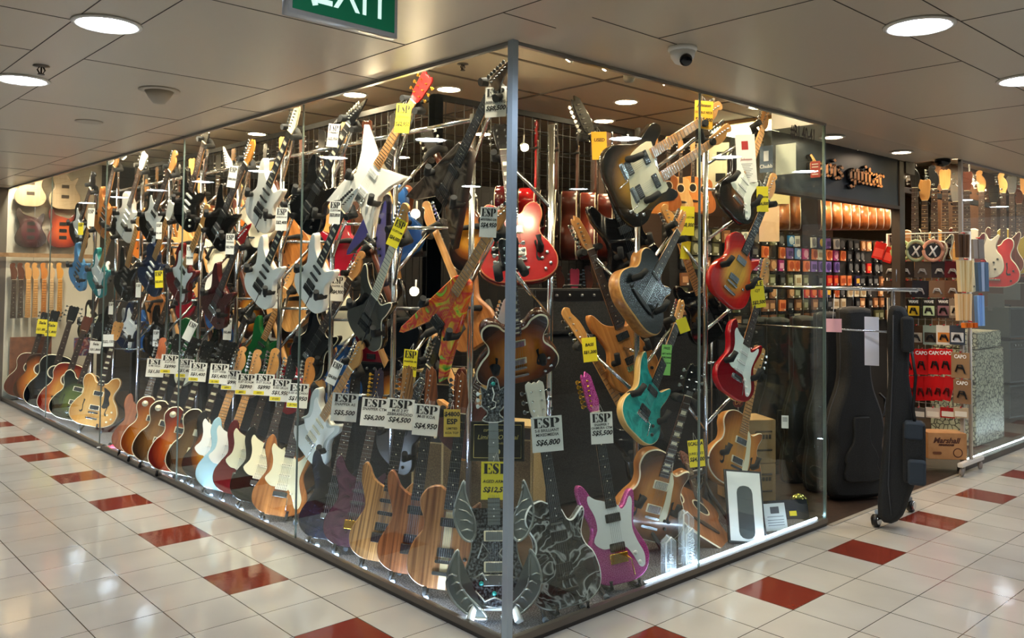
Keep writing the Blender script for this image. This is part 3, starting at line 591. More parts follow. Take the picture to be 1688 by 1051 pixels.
# ------------------------------------------------------------------ price cards
SERIF = {'E': [(0, 0, .5, 1, 0)], }
def esp_mesh():
    """three bold serif capitals, 1 unit tall, drawn as solid outlines"""
    bm = bmesh.new()
    def poly(P): prism(P, -.004, 0, 0, bm, (0, 0, 0))
    # E
    poly([(0, 0), (.42, 0), (.42, .06), (.36, .06), (.36, .94), (.42, .94), (.42, 1), (0, 1), (0, .95), (.07, .95), (.07, .05), (0, .05)])
    poly([(.46, 0), (.78, 0), (.80, .30), (.75, .30), (.66, .07), (.46, .06)]); poly([(.46, 1), (.78, 1), (.79, .73), (.74, .73), (.65, .93), (.46, .94)]); poly([(.46, .53), (.58, .62), (.62, .38), (.58, .38), (.46, .47)])
    # S
    S1 = [(1.40, .95), (1.40, .68), (1.36, .68), (1.25, .9), (1.12, .93), (1.06, .85), (1.1, .74), (1.35, .52), (1.44, .36), (1.42, .14), (1.28, .0), (1.1, -.02), (.98, .06), (.93, 0), (.89, .0), (.89, .33), (.93, .33), (1.02, .1), (1.14, .06), (1.22, .12), (1.19, .24), (.98, .42), (.89, .56), (.88, .8), (.98, .96), (1.14, 1.02), (1.28, .97), (1.34, 1.01)]
    poly(S1)
    # P
    poly([(1.52, 0), (1.92, 0), (1.92, .06), (1.86, .06), (1.86, .94), (1.92, .94), (1.92, 1), (1.52, 1), (1.52, .95), (1.58, .95), (1.58, .05), (1.52, .05)])
    poly([(1.95, 1), (2.2, .98), (2.36, .86), (2.4, .7), (2.34, .52), (2.18, .42), (1.95, .4), (1.95, .45), (2.05, .5), (2.09, .7), (2.05, .9), (1.95, .95)])
    me = to_mesh(bm, 'logo_lettering'); me.transform(Matrix.Translation((-1.2, 0, -.5))); return me
ESP = esp_mesh()
def card(px, py, wpx, hpx, key=None, lines=(), label='', paper=None, esp=True, rot=0, pl=None, yaw=None, sticker=None, logo_sc=1):
    """a printed card seen at pixel (px,py), wpx by hpx large; hangs on guitar key, or stands at plane pl"""
    d = ray(px, py)
    if key:
        P0, P1 = REG[key][0], REG[key][1]; best = None
        for i in range(60, 101):
            q = P0.lerp(P1, i/100); u, v = pix(q); e = (u-px)**2+(v-py)**2
            if best is None or e < best[0]: best = (e, q)
        dd = depth(best[1])-.05
        P = CAM+d*(dd/d.dot(fw)); n = REG[key][2]*.5+(CAM-P).normalized()*.5
    else: P = at(px, py, *pl); n = (CAM-P).normalized()
    if yaw is not None: n = Vector((math.sin(yaw), -math.cos(yaw), 0))
    k = depth(P)/FOC; w, h = wpx*k, hpx*k; n.z = 0; n.normalize(); up = Matrix.Rotation(math.radians(rot), 3, -n) @ Vector((0, 0, 1))
    t = thing('price_card', label, 'price card', frame(P, n, up))
    obj('card', prism([(-w/2, -h/2), (w/2, -h/2), (w/2, h/2), (-w/2, h/2)], 0, .0015, 0, mi=(0, 0, 0)), paper or PAPER, t)
    if esp:
        o = obj('logo_lettering', ESP, INK, t); q = w*.84/2.4*logo_sc; o.scale = (q, .25, min(q*1.5, h*.27)); o.location = (0, -.0005, h*.32)
    for s_, zz, sz, sh in lines:
        me = text(s_, 1.0, sh, .03 if sz > .13 else 0.014, .002); o = obj('lettering', me, INK, t)
        wd = max(v.co.x for v in me.vertices)-min(v.co.x for v in me.vertices); sc = min(h*sz*1.12, w*.94/wd); o.scale = (sc, .2, max(sc, min(h*sz, sc*1.25))); o.location = (0, -.0006, h*zz)
    if sticker: obj('sticker', box(-w*.48, w*.05, -.0004, .0, -h*.47, -h*.30), YPAPER, t); o = obj('sticker_lettering', text(sticker, 1, .2, .01, .002), INK, t); o.scale = (h*.11,)*3; o.location = (-w*.2, -.0012, -h*.385)
    # loop of string to the neck
    obj('string_loop', tubes([[(-w*.1, .001, h/2), (0, .03, h/2+.035), (w*.1, .001, h/2)]], .0008, 4), WHITE, t)
    return t

# ================================================================== left window, floor row (front)
ESPH = mat('141416', .25, key='black_gloss'); WG = mat('f3f1ea', .15, coat=.5, key='white_gloss'); BG = mat('08080a', .12, coat=.6, key='black_gloss_body')
NAVYQ = swirl(['0b0d16', '16203a', '0c1020'], 9); PURQ = swirl(['2a1622', '4b2c3e', '2e1a2c'], 12, 1)
ZEBRA = wood('6b4626', 'c29058', 38, .5); KOA = wood('5a2c17', 'a0633a', 22, .6); KOA2 = wood('6b3c20', 'b07a4c', 20, .6, stripe=.018, c3='ead2a4')
NATBR = wood('8a4f22', 'b8773c', 14, .8); SB = burst('c98a2c', '8a4a14', '2a1208', '0c0606'); CHB = burst('d87a2c', 'b8461c', '6a1410'); TOB = burst('9a6a34', '6a4420', '3a2412')
AMB = burst('d8842c', 'c06a1c', '8a3a10'); LBLUE = mat('a9d3e6', .15, coat=.6); DRED = mat('5a0c14', .15, coat=.6); BLONDE = burst('e8b46a', 'dba257', 'c4843c', cz=.2, rx=.24, rz=.28)
BRLP = burst('7a5a30', '5a3c1c', '2e1c0e'); CREAMPK = mat('e9e2c0', .3)
ROW = [
 # key, bottom, tip, label, params, card(px,py,w,h,lines,sticker)
 ('n1', (213, 745), (273, 557), 'reddish brown double-cutaway guitar with orange headstock at the far end of the window row', dict(kind='strat', body=wood('7a3f20', '9a5a30', 12), headmat=wood('a04a20', 'c0642c', 20), neck=ROSE, pups='HH', pupm=BLACK, lod=1), (256, 606, 27, 30, 'S$1,500', None)),
 ('n2', (230, 754), (298, 552), 'amber single-cutaway guitar with round white switch plate, behind the brownish one', dict(kind='lp', body=AMB, side=wood('8a4a20', 'a05a28'), bind=CREAM, headmat=ESPH, head='gibson', neck=MAHOG, pups='CC', pupm=CHROME, bridge='tom', inlay='block', knobs=4, knobm=GOLD, extra=1), (280, 600, 28, 31, 'S$990', '$880')),
 ('n3', (249, 764), (324, 557), 'brown single-cutaway guitar with round white switch plate, left of the cherry one', dict(kind='lp', body=TOB, bind=CREAM, headmat=ESPH, head='gibson', neck=MAHOG, pups='CC', pupm=CHROME, bridge='tom', inlay='block', knobs=4, knobm=GOLD), (305, 607, 27, 31, 'S$1,400', '$1200')),
 ('n4', (277, 778), (345, 562), 'cherry sunburst single-cutaway guitar in the window row', dict(kind='lp', body=CHB, bind=CREAM, headmat=ESPH, head='gibson', neck=MAHOG, pg='lp', pgm=CREAMPK, pups='CC', pupm=CHROME, bridge='tom', inlay='block', knobs=4, knobm=GOLD), (326, 613, 27, 31, 'S$1,400', '$1200')),
 ('n5', (306, 785), (381, 563), 'dark brown single-cutaway guitar right of the cherry sunburst one', dict(kind='lp', body=BRLP, bind=CREAM, headmat=ESPH, head='gibson', neck=MAHOG, pups='CC', pupm=CREAM, bridge='tom', inlay='block', knobs=4, knobm=GOLD), (361, 616, 29, 33, 'S$1,400', '$1190')),
 ('n6', (331, 791), (405, 572), 'amber and black sunburst guitar with white pickguard and maple neck', dict(kind='strat', body=SB, board=MAPLE, pg='strat', pgm=WHITE, pupm=WHITE), (381, 626, 29, 33, 'S$990', '$850')),
 ('n7', (355, 807), (430, 577), 'pale blue guitar with white pickguard and maple neck', dict(kind='strat', body=LBLUE, board=MAPLE, pg='strat', pgm=WHITE, pupm=WHITE), (405, 633, 31, 34, 'S$990', '$850')),
 ('n8', (384, 815), (459, 575), 'dark red guitar with cream pickguard and rosewood neck', dict(kind='strat', body=DRED, pg='strat', pgm=CREAMPK, pupm=CREAM), (435, 634, 32, 35, 'S$990', '$850')),
 ('n9', (414, 829), (487, 585), 'black guitar with cream pickguard between dark red and brown ones', dict(kind='strat', body=BG, headmat=ESPH, neck=MAPLE, pg='strat', pgm=CREAMPK, pups='HSS', pupm=CREAM), (462, 643, 32, 37, 'S$1,950', '$1600')),
 ('n10', (453, 849), (517, 589), 'natural brown wooden guitar with cream pickguard, in front of the pane joint', dict(kind='strat', body=NATBR, headmat=wood('b06a20', 'cf8a34'), pg='strat', pgm=CREAMPK, pups='HSS', pupm=CREAM), (491, 652, 33, 40, 'S$1,950', '$1700')),
 ('n11', (533, 889), (594, 603), 'dark blue-black guitar with black headstock, right of the pane joint', dict(kind='super', body=NAVYQ, side=mat('0a0f1e', .2), headmat=ESPH, head='superhead', neck=MAPLE, pups='SSS', pg='strat', pgm=mat('0c0d12', .2), pupm=BLACK), (568, 671, 42, 46, 'S$5,500', None)),
 ('n12', (574, 902), (632, 607), 'dark purple figured guitar with gold bridge', dict(kind='super', body=PURQ, side=mat('2a1826', .2), headmat=mat('2c2436', .2), head='superhead', neck=MAPLE, pups='SSS', pupm=mat('2a1a26', .4), bridgem=GOLD, pegm=GOLD, bridge='floyd'), (617, 679, 43, 46, 'S$6,200', None)),
 ('n13', (620, 925), (680, 603), 'zebra striped brown wooden guitar with three black pickups', dict(kind='super', body=ZEBRA, headmat=ZEBRA, head='superhead', neck=MAPLE, board=EBONY, pups='HSS', bridge='floyd', bridgem=BLACK, knobs=0), (659, 682, 45, 50, 'S$4,500', None)),
 ('n14', (670, 946), (718, 605), 'red-brown wooden guitar with black bridge and pickups, second left of the silver winged guitar', dict(kind='super', body=KOA, headmat=KOA, head='superhead', neck=MAPLE, board=EBONY, pups='HH', bridge='floyd', bridgem=BLACK, knobs=0), (702, 692, 42, 51, 'S$4,950', None)),
 ('n15', (727, 972), (768, 613), 'brown wooden guitar with pale centre stripe, left of the silver winged guitar', dict(kind='lp', body=KOA2, headmat=KOA, head='superhead', neck=MAPLE, board=EBONY, pups='HH', bridge='tom', bridgem=BLACK, knobs=2, knobm=BLACK), None),
]
NM = {'n11': ('SNAPPER AS',), 'n12': ('SNAPPER CTM',), 'n13': ('M-III 2 PT', 'ZEBRAWOOD'), 'n14': ('M-III KOA',), 'n2': ('E-LP STD',), 'n4': ('E-LP 135SD',), 'n3': ('E-LP 135SD',), 'n7': ('E-ST SCALM',), 'n8': ('E-ST SCALM',), 'n9': ('E-SD SR.LH',), 'n10': ('E-SD ANDREAS',), 'n6': ('E-ST SCALM',), 'n5': ('E-ST 135SB',), 'n1': ('E-MI NIGHT',)}
for key, b, t_, lab, pr, cd_ in ROW:
    M = gpose(key, b, t_, ('z', .052), WL, far=True, head=pr.get('head', 'fender'), mixc=.85); pr = dict(pr); pr.pop('extra', None)
    g = guitar(lab, M, **pr); floor_stand(key, lab.split(' at the ')[0].split(',')[0])
    if key in ('n2', 'n3', 'n4'): obj('switch_plate', lathe([(.022, 0), (.022, -.002), (.006, -.003), (.003, -.014), (.0001, -.015)], 20, 'y'), CREAM, g).location = (-.085, -.0, .385)
    if cd_:
        px, py, w, h, price, stk = cd_; nm = NM.get(key, ()); L = [(s, .10-.12*i, .12, .1) for i, s in enumerate(nm)]
        L.append((price, -.20 if not stk else -.12, .20, .25))
        card(px, py, w, h, key, L, 'white price card reading %s on the %s' % (price, ' '.join(lab.split(',')[0].split(' with ')[0].split(' ')[:6])), rot=5, sticker=stk)
card(745, 697, 27, 45, 'n15', [('$4800', .32, .2, 0), ('ESP', .05, .24, 0), ('LIMITED', -.2, .1, 0), ('KOA TOP', -.36, .1, 0)], 'small yellow card reading $4800 on the brown guitar with pale centre stripe', paper=mat('d9b54a', .7), esp=False)
# ---- winged silver guitar at the corner
P0 = at(815, 1003, 'z', .09); M = gpose('armor', (815, 1003), (813, 622), ('z', .075), (-.7, -.7, 0), far=True, head='ornate', mixc=1)
SCALE_ = speckle('0b0b0d', '6d7276', 90, .45, .5, lo=.44, hi=.62, det=4, bump=.5, key='engraved_metal')
SILV = mat('a8aca8', .28, .85, key='silver'); SILVD = mat('7c8280', .4, .7, key='dark_silver'); TEAL = mat('2aa6a0', .1, coat=.8)
g = guitar('silver armoured guitar with bat-wing horns standing behind the corner post', M, kind='armor', body=SCALE_, side=SILVD, bind=SILV, head='ornate', headmat=SCALE_, neck=SILVD, board=SILVD, pups='CC', pupm=SILV, bridge='floyd', bridgem=SILV, knobs=0, pegm=SILV, inlaym=WHITE)
def wing(P, ribs, inner):
    o = obj('wing_ornament', prism(crom(P, 4), -.012, .03, .006), [SILVD, SILV, SILV], g)
    q = crom(P, 4); obj('wing_rim', tubes([[(x, -.012, z) for x, z in q+[q[0]]]], .006, 6), SILV, o)
    obj('wing_ribs', tubes([[(a[0], -.013, a[1]), ((a[0]+b[0])/2, -.018, (a[1]+b[1])/2+.008), (b[0], -.013, b[1])] for a, b in ribs], .0035, 5), SILV, o)
for s in (-1, 1):
    wing([(s*x, z) for x, z in [(.10, .27), (.135, .285), (.165, .34), (.172, .40), (.155, .46), (.13, .52), (.125, .47), (.105, .41), (.085, .36), (.08, .30)]], [((s*.09, .31+.03*k), (s*(.14+.006*k), .31+.045*k)) for k in range(4)], 0)
    wing([(s*x, z) for x, z in [(.055, .0), (.03, -.035), (.09, -.03), (.16, .02), (.2, .09), (.19, .17), (.155, .235), (.15, .17), (.145, .10), (.11, .05)]], [((s*(.09+.017*k), .02+.028*k), (s*(.12+.02*k), -.01+.035*k)) for k in range(5)], 0)
for z, x in ((.06, 0), (.09, .06), (.10, -.055), (.945, 0)): obj('gem', lathe([(.011, 0), (.009, -.006), (.0001, -.009)], 12, 'y'), TEAL, g).location = (x, -.002 if z < .5 else -.008, z)
fl = [[(-.07, -.004, .2), (-.05, -.008, .26), (-.02, -.008, .22), (-.05, -.006, .19)], [(.07, -.004, .2), (.05, -.008, .26), (.02, -.008, .22), (.05, -.006, .19)], [(-.08, -.004, .07), (-.04, -.008, .03), (0, -.006, .045), (.04, -.008, .03), (.08, -.004, .07)], [(-.09, -.004, .12), (-.05, -.01, .14), (-.02, -.006, .1)], [(.09, -.004, .12), (.05, -.01, .14), (.02, -.006, .1)]]
hp = HEADS['ornate'][0]; obj('headstock_rim', tube(bmesh.new(), [(x, .0, z+.773) for x, z in hp+[hp[0]]], .0035, 6), SILV, g)
obj('head_hook', tube(bmesh.new(), [(-.012, -.004, .83), (.008, -.004, .84), (.012, -.004, .862), (-.004, -.004, .87), (.004, -.004, .90), (-.004, -.004, .93)], .003, 5), WHITE, g)
obj('filigree', tubes(fl, .004, 5), SILV, g)
# glass stand legs of the winged guitar
st_ = thing('guitar_stand', 'white metal wedge stand under the silver armoured guitar', 'guitar stand', loc=(0, 0, 0)); P0, P1, n, a, s, M_ = REG['armor']; r = Vector((0, 0, 1)).cross(-Vector((n.x, n.y, 0)).normalized())
for sg_ in (-1, 1): obj('leg', tube(bmesh.new(), [P0+r*sg_*.11+n*.05+Vector((0, 0, -.05)), P0+r*sg_*.075-n*.05+Vector((0, 0, .06))], [.022, .012], 4), WHITE, st_)
obj('rest', tube(bmesh.new(), [P0+r*.1-Vector((0, 0, .0))-n*.05, P0-r*.1-n*.05], .012, 6), WHITE, st_)
card(818, 792, 50, 62, 'armor', [('AGED ARMOR', -.02, .10, .2), ('S$12,500', -.24, .17, .25)], 'yellow price card reading S$12,500 on the silver armoured guitar', paper=YPAPER)
# certificate behind its neck
P = at(820, 727, 'z', .83); P = REG['armor'][0].lerp(REG['armor'][1], .7)-REG['armor'][2]*.09; d = ray(820, 727); P = CAM+d*(depth(P)/d.dot(fw))
t = thing('certificate', 'dark framed certificate with gold writing behind the silver armoured guitar', 'certificate', frame(P, (-.64, -.72, .1))); w, h = 89*depth(P)/FOC, 64*depth(P)/FOC
obj('frame', prism([(-w/2, -h/2), (w/2, -h/2), (w/2, h/2), (-w/2, h/2)], 0, .012, .002), mat('2a2a22', .3), t); obj('sheet', box(-w/2+.008, w/2-.008, -.002, -.0, -h/2+.008, h/2-.008), mat('14150f', .3), t)
GI = mat('e0cf7a', .4)
bm = bmesh.new(); q = [(-w/2+.016, -h/2+.016), (w/2-.016, -h/2+.016), (w/2-.016, h/2-.016), (-w/2+.016, h/2-.016)]
tube(bm, [(x, -.003, z) for x, z in q+[q[0]]], .0012, 4); obj('border', bm, GI, t)
for s_, z, sz in (('ESP CUSTOM SHOP', h*.27, .016), ('Limited Original', h*.10, .03), ('Series certificate', -h*.05, .014)): o = obj('lettering', text(s_, sz, .25), GI, t); o.location = (0, -.003, z)
obj('seal', lathe([(.014, 0), (.014, -.003), (.0001, -.003)], 16, 'y'), GI, t).location = (0, -.002, -h*.26)

# ================================================================== right window, floor row
ACR = swirl(['1a1c1c', '222625', '1c2020', '5a5e5e', 'd8dcdc', '3a3e3e', '262a2a', '1c1e1e', '9aa0a0', '2a2e2e', '1a1c1c'], 9, 1.2, .12, alpha=.8)
M = gpose('acrylic', (940, 1000), (881, 630), ('z', .052), WR, far=True, head='gibson', mixc=.45)
g = guitar('clear acrylic guitar with white swirls and bright edge beside the pink one', M, kind='lp', body=ACR, side=mat('9fa6a5', .2, alpha=.5), bind=mat('f2f6f6', .15), head='gibson', headmat=mat('d8d6c8', .3), neck=mat('b8b8b0', .3), board=mat('2c2c2e', .4), pups='HH', pupm=mat('1c1c1c', .3), bridge='tom', bridgem=BLACK, inlay='dot', knobs=0, inlaym=WHITE)
floor_stand('acrylic', 'clear acrylic guitar')
card(902, 715, 52, 58, 'acrylic', [('S-II BRILLIANT', .10, .10, 0), ('MIXEDMEDIA', -.02, .10, .1), ('S$6,800', -.24, .19, .25)], 'white price card reading S$6,800 on the clear acrylic guitar', rot=-4)
PINK = speckle('a01c74', 'f07ac8', 260, .25, .3, lo=.4, hi=.66, det=4, key='pink_glitter')
M = gpose('pink', (1027, 961), (971, 612), ('z', .052), WR, far=True, head='superhead', mixc=.45)
g = guitar('pink glitter guitar with white pickguard and gold bridge', M, kind='super', body=PINK, head='superhead', headmat=PINK, neck=MAPLE, board=EBONY, pg='strat', pgm=mat('eef2f4', .2), pups='HH', pupm=BLACK, bridge='floyd', bridgem=GOLD, knobm=WHITE, pegm=GOLD)
floor_stand('pink', 'pink glitter guitar')
card(992, 705, 37, 52, 'pink', [('SNAPPER 7', .10, .09, 0), ('OHMURA CTM', 0, .09, .0), ('S$5,500', -.16, .18, .25)], 'white price card reading S$5,500 on the pink glitter guitar', rot=-3)
HBV = burst('c8803a', 'a05a20', '5a2c10', '2a140a', cz=.22, rx=.22, rz=.27)
M = gpose('burstarch', (1062, 890), (1149, 603), ('y', .38), WR, head='gibson', mixc=.45)
guitar('brown sunburst hollow guitar with cream pickguard behind the pink one', M, kind='cutaway', body=HBV, side=wood('a0642c', 'b87c3c', 14), bind=CREAM, head='gibson', headmat=ESPH, neck=MAHOG, pg='arch', pgm=CREAMPK, pups='CC', pupm=CHROME, bridge='tom', inlay='block', knobs=4, knobm=BLACK)
ORA = burst('e09a44', 'c87a2c', '7a4018', cz=.22, rx=.22, rz=.28)
M = gpose('orangearch', (1206, 802), (1254, 572), ('y', .42), WR, head='gibson', mixc=.45)
guitar('honey orange hollow guitar with cream pickguard near the brown cartons', M, kind='cutaway', body=ORA, side=wood('c8843c', 'd89a50', 14), bind=CREAM, head='gibson', headmat=MAPLE, neck=MAPLE, board=MAPLE, pg='arch', pgm=CREAMPK, pups='CC', pupm=CHROME, bridge='tom', knobs=2)
M = gpose('smallac', (1172, 893), (1129, 748), ('z', .05), WR, far=True, head='classic', mixc=.6, extra=0)
guitar('small brown acoustic guitar on the window floor behind the crystal trophies', M, kind='acoustic', body=wood('7a4a2a', '96603a', 20), side=mat('4a2a18', .4), bind=CREAM, head='classic', headmat=MAHOG, pups='', bridge=None, name='acoustic_guitar')

# far left floor row (acoustics and the blonde hollow guitar)
M = gpose('blonde', (147, 702), (196, 531), ('z', .07), WL, far=True, head='gibson', mixc=.75)
guitar('blonde hollow guitar with black pickguard at the left end of the window', M, kind='semi', body=BLONDE, side=wood('d8a050', 'e8b468', 14), bind=CREAM, head='gibson', headmat=MAPLE, neck=MAPLE, pg='lp', pgm=BLACK, pups='CC', pupm=CHROME, bridge='tom', inlay='block', knobs=4, knobm=CREAM)
floor_stand('blonde', 'blonde hollow guitar')
card(178, 561, 17, 20, 'blonde', [('S$2,150', -.1, .3, .2)], 'small white card on the neck of the blonde hollow guitar', esp=False)
FL = [((112, 692), (166, 531), 'green-black hollow guitar left of the blonde one', dict(kind='semi', body=burst('5a6a2c', '2a3018', '0c0c08', cz=.2, rx=.22), head='gibson', headmat=ESPH, neck=MAHOG, pups='CC', pupm=CHROME, bridge='tom', bind=CREAM), (157, 572, 17, 20)),
 ((92, 683), (146, 522), 'cherry and amber sunburst acoustic guitar, third from the blonde one', dict(kind='acoustic', body=burst('e09a3c', 'c05a20', '7a1c10', cz=.22, rx=.2, rz=.26), side=mat('5a140e', .3), bind=CREAM, head='gibson', headmat=MAHOG, pg='acoustic', pgm=mat('3a1c10', .3)), None),
 ((72, 673), (123, 505), 'black acoustic guitar with cream edge at the left end', dict(kind='acoustic', body=BG, bind=CREAM, head='gibson', headmat=ESPH, neck=MAHOG, pg='acoustic', pgm=BLACK), None),
 ((52, 661), (92, 512), 'orange sunburst acoustic guitar left of the black acoustic', dict(kind='acoustic', body=burst('d8862c', 'b05a1c', '3a1a0c', cz=.22, rx=.2, rz=.26), side=mat('4a2412', .3), bind=mat('2a1a10', .4), head='gibson', headmat=ESPH, pg='acoustic', pgm=mat('3a1c10', .3)), (84, 542, 17, 24)),
 ((34, 655), (76, 515), 'dark red-brown acoustic guitar furthest left in the window', dict(kind='acoustic', body=wood('4a1c12', '66301c', 12), bind=CREAM, head='gibson', headmat=ESPH), (69, 538, 15, 24))]
for i, (b, t_, lab, pr, cd_) in enumerate(FL):
    M = gpose('f%d' % i, b, t_, ('z', .05), WL, far=True, head='gibson', mixc=.8)
    guitar(lab, M, pups=pr.pop('pups', ''), name='acoustic_guitar' if pr['kind'] == 'acoustic' else 'electric_guitar', lod=1, **pr)
    if cd_: card(*cd_, 'f%d' % i, [('Sale', .25, .25, .2), ('S$1,800', -.2, .22, .2)], ('yellow' if i > 1 else 'white')+' card on the neck of the '+lab.split(' left')[0].split(' furthest')[0], paper=YPAPER if i > 1 else PAPER, esp=False, rot=6)

# ================================================================== display columns and the guitars hooked on them (left window)
COLX = .5; COLY = [.86+.715*k for k in range(10)]
ARMS = []   # (column index, guitar key)
def column(x, y, label, keys, top=2.42, rail_to=None, group='chrome display columns'):
    t = thing('display_stand', label, 'guitar rack', loc=(x, y, 0), group=group); O = Vector((x, y, 0))
    obj('pole', tubes([[(0, 0, .02), (0, 0, top)]], .017, 10), CHROME, t)
    for a in (0, 120, 240):
        r = math.radians(a+20); obj('leg', tubes([[(0, 0, .28), (.05*math.cos(r), .05*math.sin(r), .2), (.26*math.cos(r), .26*math.sin(r), .02)]], .012, 8), BLACK, t)
    for k in keys:
        P0, P1, n, a, s, M = REG[k]; r = a.cross(n)
        nk = P0.lerp(P1, .80)-n*.045; ch = P0.lerp(P1, .24)-n*.075
        z0 = min(max(nk.z-.28, .3), top-.02)
        arm = obj('arm', tube(bmesh.new(), [(0, 0, z0), nk-O], .011, 8), CHROME, t)
        y1 = nk-O
        obj('neck_hook', tube(bmesh.new(), [y1+r*.06+n*.07, y1+r*.052+n*.0, y1-n*.012, y1-r*.052+n*.0, y1-r*.06+n*.07], [.020, .024, .026, .024, .020], 10), FOAM, arm)
        zb = min(max(ch.z, .2), top-.05)
        arm = obj('arm', tube(bmesh.new(), [(0, 0, zb), ch-O], .010, 8), CHROME, t); y1 = ch-O
        for sg_ in (-1, 1):
            obj('body_hook', tube(bmesh.new(), [y1, y1+r*sg_*.10-a*.05, y1+r*sg_*.125-a*.06+n*.06, y1+r*sg_*.12-a*.055+n*.12, y1+r*sg_*.115-a*.0+n*.135], [.014, .018, .02, .02, .018], 8), FOAM, arm)
    if rail_to:
        obj('top_rail', tube(bmesh.new(), [(0, 0, top-.03), Vector(rail_to)-O], .013, 8), CHROME, t)
    return t
def hg(key, b, t_, label, pl=('x', .30), wall=WL, mixc=.3, head=None, far=None, extra=0, **pr):
    head = head or 'fender'; M = gpose(key, b, t_, pl, wall, far=far, head=head, mixc=mixc, extra=extra)
    return guitar(label, M, head=head, **pr)
WOODB = swirl(['1c1512', '4a3a30', '8a7866', '3a2c24', '6a5646'], 4, 2); FIRE = swirl(['5ab432', 'e8c82c', 'e86a1c', 'd8242c', 'e8841c', 'c81c24', '8ac83c'], 5, 2.5)
GREEN = mat('0c5a2c', .15, coat=.6); WHEAD = mat('efeee6', .25)
BLKP = mat('121214', .3)
# first column beside the corner
hg('d1', (716, 352), (838, 88), 'dark driftwood-patterned arrow-shaped guitar high beside the corner post', kind='arrow', head='pointed', body=WOODB, side=mat('2a1c18', .4), headmat=WOODB, neck=MAPLE, board=EBONY, pups='HH', bridge='floyd', bridgem=BLACK, inlay='dot', knobs=1, pegm=BLACK)
hg('d2', (703, 566), (842, 322), 'red, yellow and green swirled V-shaped guitar beside the corner post', kind='v', body=FIRE, headmat=MAPLE, board=MAPLE, head='pointed', pups='H', pupm=BLACK, bridge='floyd', bridgem=BLACK, knobs=1)
hg('d3', (742, 742), (842, 496), 'dark red-brown guitar on the lowest hook beside the corner post', pl=('x', .72), kind='super', body=wood('3a1410', '5a2418', 14), headmat=mat('c8ccd0', .3, .6), head='superhead', neck=MAHOG, pups='HH', bridge='floyd', lod=1)
# second
hg('e1', (578, 352), (705, 124), 'white star-shaped guitar with red headstock on the second column', kind='star', body=WG, headmat=mat('a81c1c', .2), neck=MAPLE, board=MAPLE, head='gibson', pups='HH', pupm=WHITE, pegm=GOLD, bridge='floyd', knobs=1)
hg('e2', (592, 560), (672, 340), 'black guitar with white lettered edge band and cream fretboard, middle of the second column', kind='super', body=BG, headmat=MAPLE, board=CREAM, pups='H', pupm=BLACK, bridge='floyd', bridgem=BLACK, knobs=1, bind=CREAM)
hg('e3', (640, 765), (725, 560), 'black guitar with black headstock, lowest on the second column', pl=('x', .6), kind='super', body=BLKP, headmat=ESPH, head='superhead', neck=MAPLE, board=EBONY, pups='HH', bridge='floyd', bridgem=BLACK)
# third
hg('f1', (492, 372), (598, 158), 'black pointed-head guitar high on the third column', kind='super', body=BG, headmat=BG, head='pointed', neck=BG, board=EBONY, pups='HH', bridge='floyd', bridgem=BLACK, inlay='block')
hg('f2', (500, 498), (585, 303), 'white guitar with white pointed headstock in the middle of the third column', kind='super', body=WG, headmat=WHEAD, head='pointed', neck=MAPLE, board=EBONY, pups='HSS', bridge='floyd', bridgem=BLACK, knobs=1, inlay='block', pegm=BLACK)
hg('f3', (494, 612), (600, 418), 'black guitar with cream edge and black pickguard, third down the third column', pl=('x', .45), kind='strat', body=BG, bind=CREAM, headmat=MAPLE, neck=MAPLE, board=ROSE, pg='strat', pgm=BLKP, pups='SSS')
hg('f4', (500, 748), (599, 568), 'silvery white guitar on the lowest hook of the third column', kind='strat', body=mat('c9cfcb', .15, coat=.6), headmat=MAPLE, neck=MAPLE, board=MAPLE, pg='strat', pgm=WHITE, pupm=CREAM, pups='HSS')
# fourth
hg('g1', (418, 371), (494, 176), 'white guitar with pearl headstock at the top of the fourth column', kind='super', body=WG, headmat=CREAMPK, head='superhead', neck=MAPLE, board=EBONY, inlay='block', pups='HSS', bridge='floyd', bridgem=BLACK, knobs=1, pegm=BLACK)
hg('g2', (417, 495), (494, 305), 'white guitar with black bridge in the middle of the fourth column', kind='super', body=WG, headmat=WHEAD, head='pointed', neck=MAPLE, board=EBONY, inlay='block', pups='HSS', bridge='floyd', bridgem=BLACK, knobs=1, pegm=BLACK)
hg('g3', (408, 622), (487, 437), 'dark green guitar with maple headstock on the fourth column', pl=('x', .6), kind='super', body=GREEN, headmat=MAPLE, neck=MAPLE, board=MAPLE, pups='HSS', bridge='floyd', knobs=1)
# fifth
hg('h1', (348, 400), (420, 234), 'black guitar with natural wood headstock at the top of the fifth column', kind='super', body=BG, headmat=wood('b8782c', 'd8963c'), neck=MAPLE, pups='HH', head='superhead', bridge='floyd')
hg('h2', (344, 528), (408, 364), 'dark red guitar with red headstock in the middle of the fifth column', kind='super', body=mat('4a0a12', .2, coat=.5), headmat=mat('a8141c', .2), head='pointed', neck=MAPLE, pups='HH', bridge='floyd')
hg('h3', (355, 640), (420, 490), 'black guitar with narrow black headstock on the lowest hook of the fifth column', pl=('x', .6), kind='super', body=BLKP, headmat=ESPH, head='pointed', neck=MAPLE, pups='HH', bridge='floyd')
